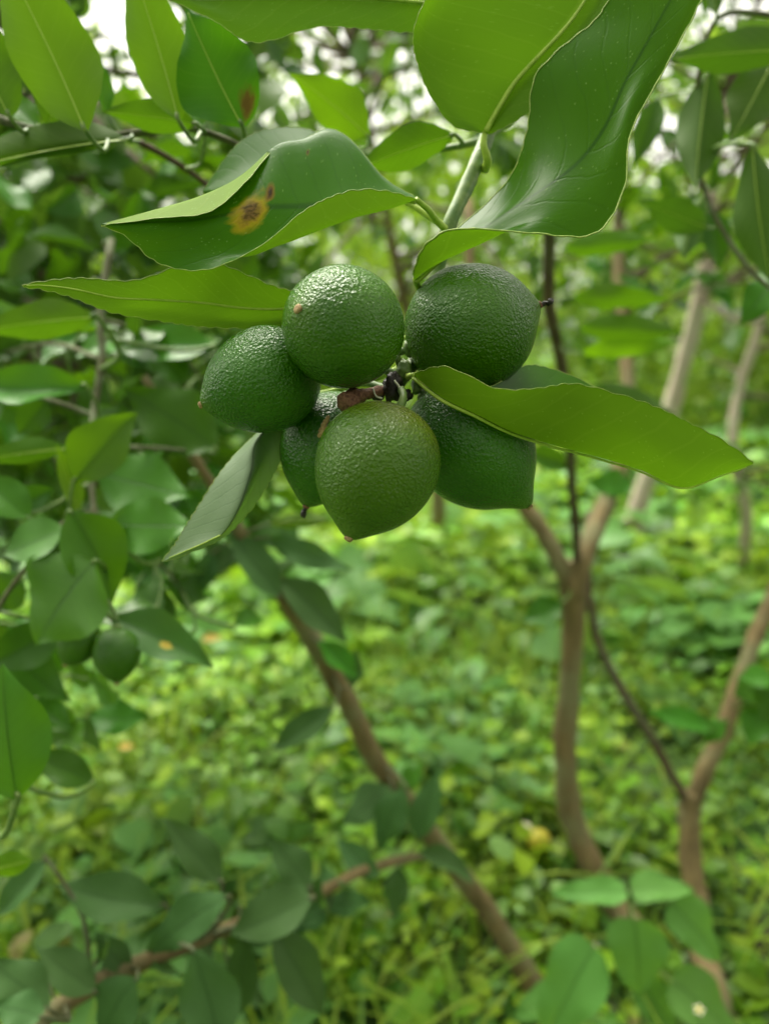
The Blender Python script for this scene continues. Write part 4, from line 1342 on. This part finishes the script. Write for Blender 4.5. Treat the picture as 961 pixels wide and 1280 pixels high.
daisy('flower', 'small cream petalled flower with yellow centre in front of a broad weed leaf', 873, 1262, .885, .0065)
daisy('flower', 'tiny yellow flower above the broad weed leaves near the bottom', 742, 1182, .98, .0045)


def fallen_fruit(label, x, y, r, mat):
    c = G(x, y, 0.10)
    root = empty('fallen_lime', c - Vector((0, 0, r)), label, 'lime')
    V, F, UV = [], [], []
    for j in range(17):
        th = math.pi * j / 16
        for i in range(24):
            ph = 2 * math.pi * i / 24
            V.append(c + Vector((math.cos(th) * 1.12 + 0.1 * math.exp(-((math.pi - th) / .3) ** 2) * -1, math.sin(th) * math.cos(ph), math.sin(th) * math.sin(ph))) * r)
    for j in range(16):
        for i in range(24):
            F.append((j * 24 + i, j * 24 + (i + 1) % 24, (j + 1) * 24 + (i + 1) % 24, (j + 1) * 24 + i))
    link('peel', mesh_from('peel', V, F, M[mat]), root)
    V, F = tube_data([c + Vector((r * 1.08, 0, 0)), c + Vector((r * 1.18, 0, 0))], [.003, .002], 8)
    link('calyx', mesh_from('calyx', V, F, M['scar']), root)


fallen_fruit('ripe yellow lime fallen among the weeds left of the forked trunk', 672, 1050, .019, 'yellow')
fallen_fruit('pale cream fallen lime touching the yellow one among the weeds', 655, 1040, .016, 'cream')


def fallen_leaf(label, x, y, d, s):
    c = P(x, y, d)
    root = empty('fallen_leaf', c, label, 'leaf')
    place_leaf(root, c, c + Vector((s, 0.2 * s, 0.1 * s)), s * .6, Vector((0.1, -0.5, 1)), 'light', 0, True)
    for ch in root.children:
        ch.data = ch.data.copy()
        ch.data.materials.clear()
        ch.data.materials.append(M['orange'])


fallen_leaf('small orange yellow dead leaf on the weeds beside the diagonal stem', 252, 800, 1.55, .04)
fallen_leaf('yellowed dead leaf on the weeds below the small left limes', 148, 935, 1.5, .03)


def low_weed(label, x, y, n, size, spread, h):
    """A clump of broad leaves on short stems, standing on the ground at photo pixel x, y."""
    c = G(x, y)
    root = empty('weed_plant', c, label, 'plant')
    for k in range(n):
        a = 2.4 * k + 0.5
        r = spread * math.sqrt((k + 0.5) / n)
        top = c + Vector((math.cos(a) * r, math.sin(a) * r, h * (1.0 - 0.45 * r / spread) + rng.uniform(-.02, .02)))
        pts = catmull([c, (c + top) * 0.5 + Vector((0, 0, 0.2 * h)), top], 8)
        V, F = tube_data(pts, lerpn([.003, .0022, .0016], 8), 6)
        link('stem', mesh_from('stem', V, F, M['stem_green']), root)
        ax = Vector((math.cos(a), math.sin(a), rng.uniform(-.45, .15))).normalized()
        s_ = size * rng.uniform(.75, 1.25)
        place_leaf(root, top, top + ax * s_, s_ * rng.uniform(.55, .75), Vector((0, 0, 1)) + Vector(rng.normal(size=3)) * .25, random.choice(['fresh', 'weedleaf', 'mid']), 6, True)


low_weed('low dark broad leaved weed right of the forked trunk below the leaning pale trunk', 815, 790, 16, .12, .26, .24)
low_weed('pale broad leaved weed clump between the diagonal stem and the forked trunk', 590, 800, 14, .11, .24, .2)


def tuft(label, x, y, n, hh):
    c = G(x, y)
    root = empty('grass_tuft', c, label, 'grass')
    for k in range(n):
        a = rng.uniform(0, 6.28)
        lean = rng.uniform(.1, .75)
        h = hh * rng.uniform(.6, 1.1)
        dv = Vector((math.cos(a), math.sin(a), 0))
        sd = Vector((-math.sin(a), math.cos(a), 0)) * rng.uniform(.002, .004)
        p0 = c + dv * rng.uniform(0, .02)
        V, F = [], []
        for q in range(7):
            t = q / 6
            p = p0 + dv * (h * lean * t * t) + Vector((0, 0, h * (t - .35 * lean * t * t)))
            w = (1 - t) ** .7
            V += [p - sd * w, p + dv * (.0012 * w), p + sd * w]
        for q in range(6):
            b = 3 * q
            F += [(b, b + 1, b + 4, b + 3), (b + 1, b + 2, b + 5, b + 4)]
        link('blade', mesh_from('blade', V, F, M['light']), root)


tuft('upright yellow green grass tuft behind the low leafy branch', 300, 1085, 26, .22)
tuft('grass tuft with long blades below the low branch, bottom centre', 440, 1250, 24, .22)
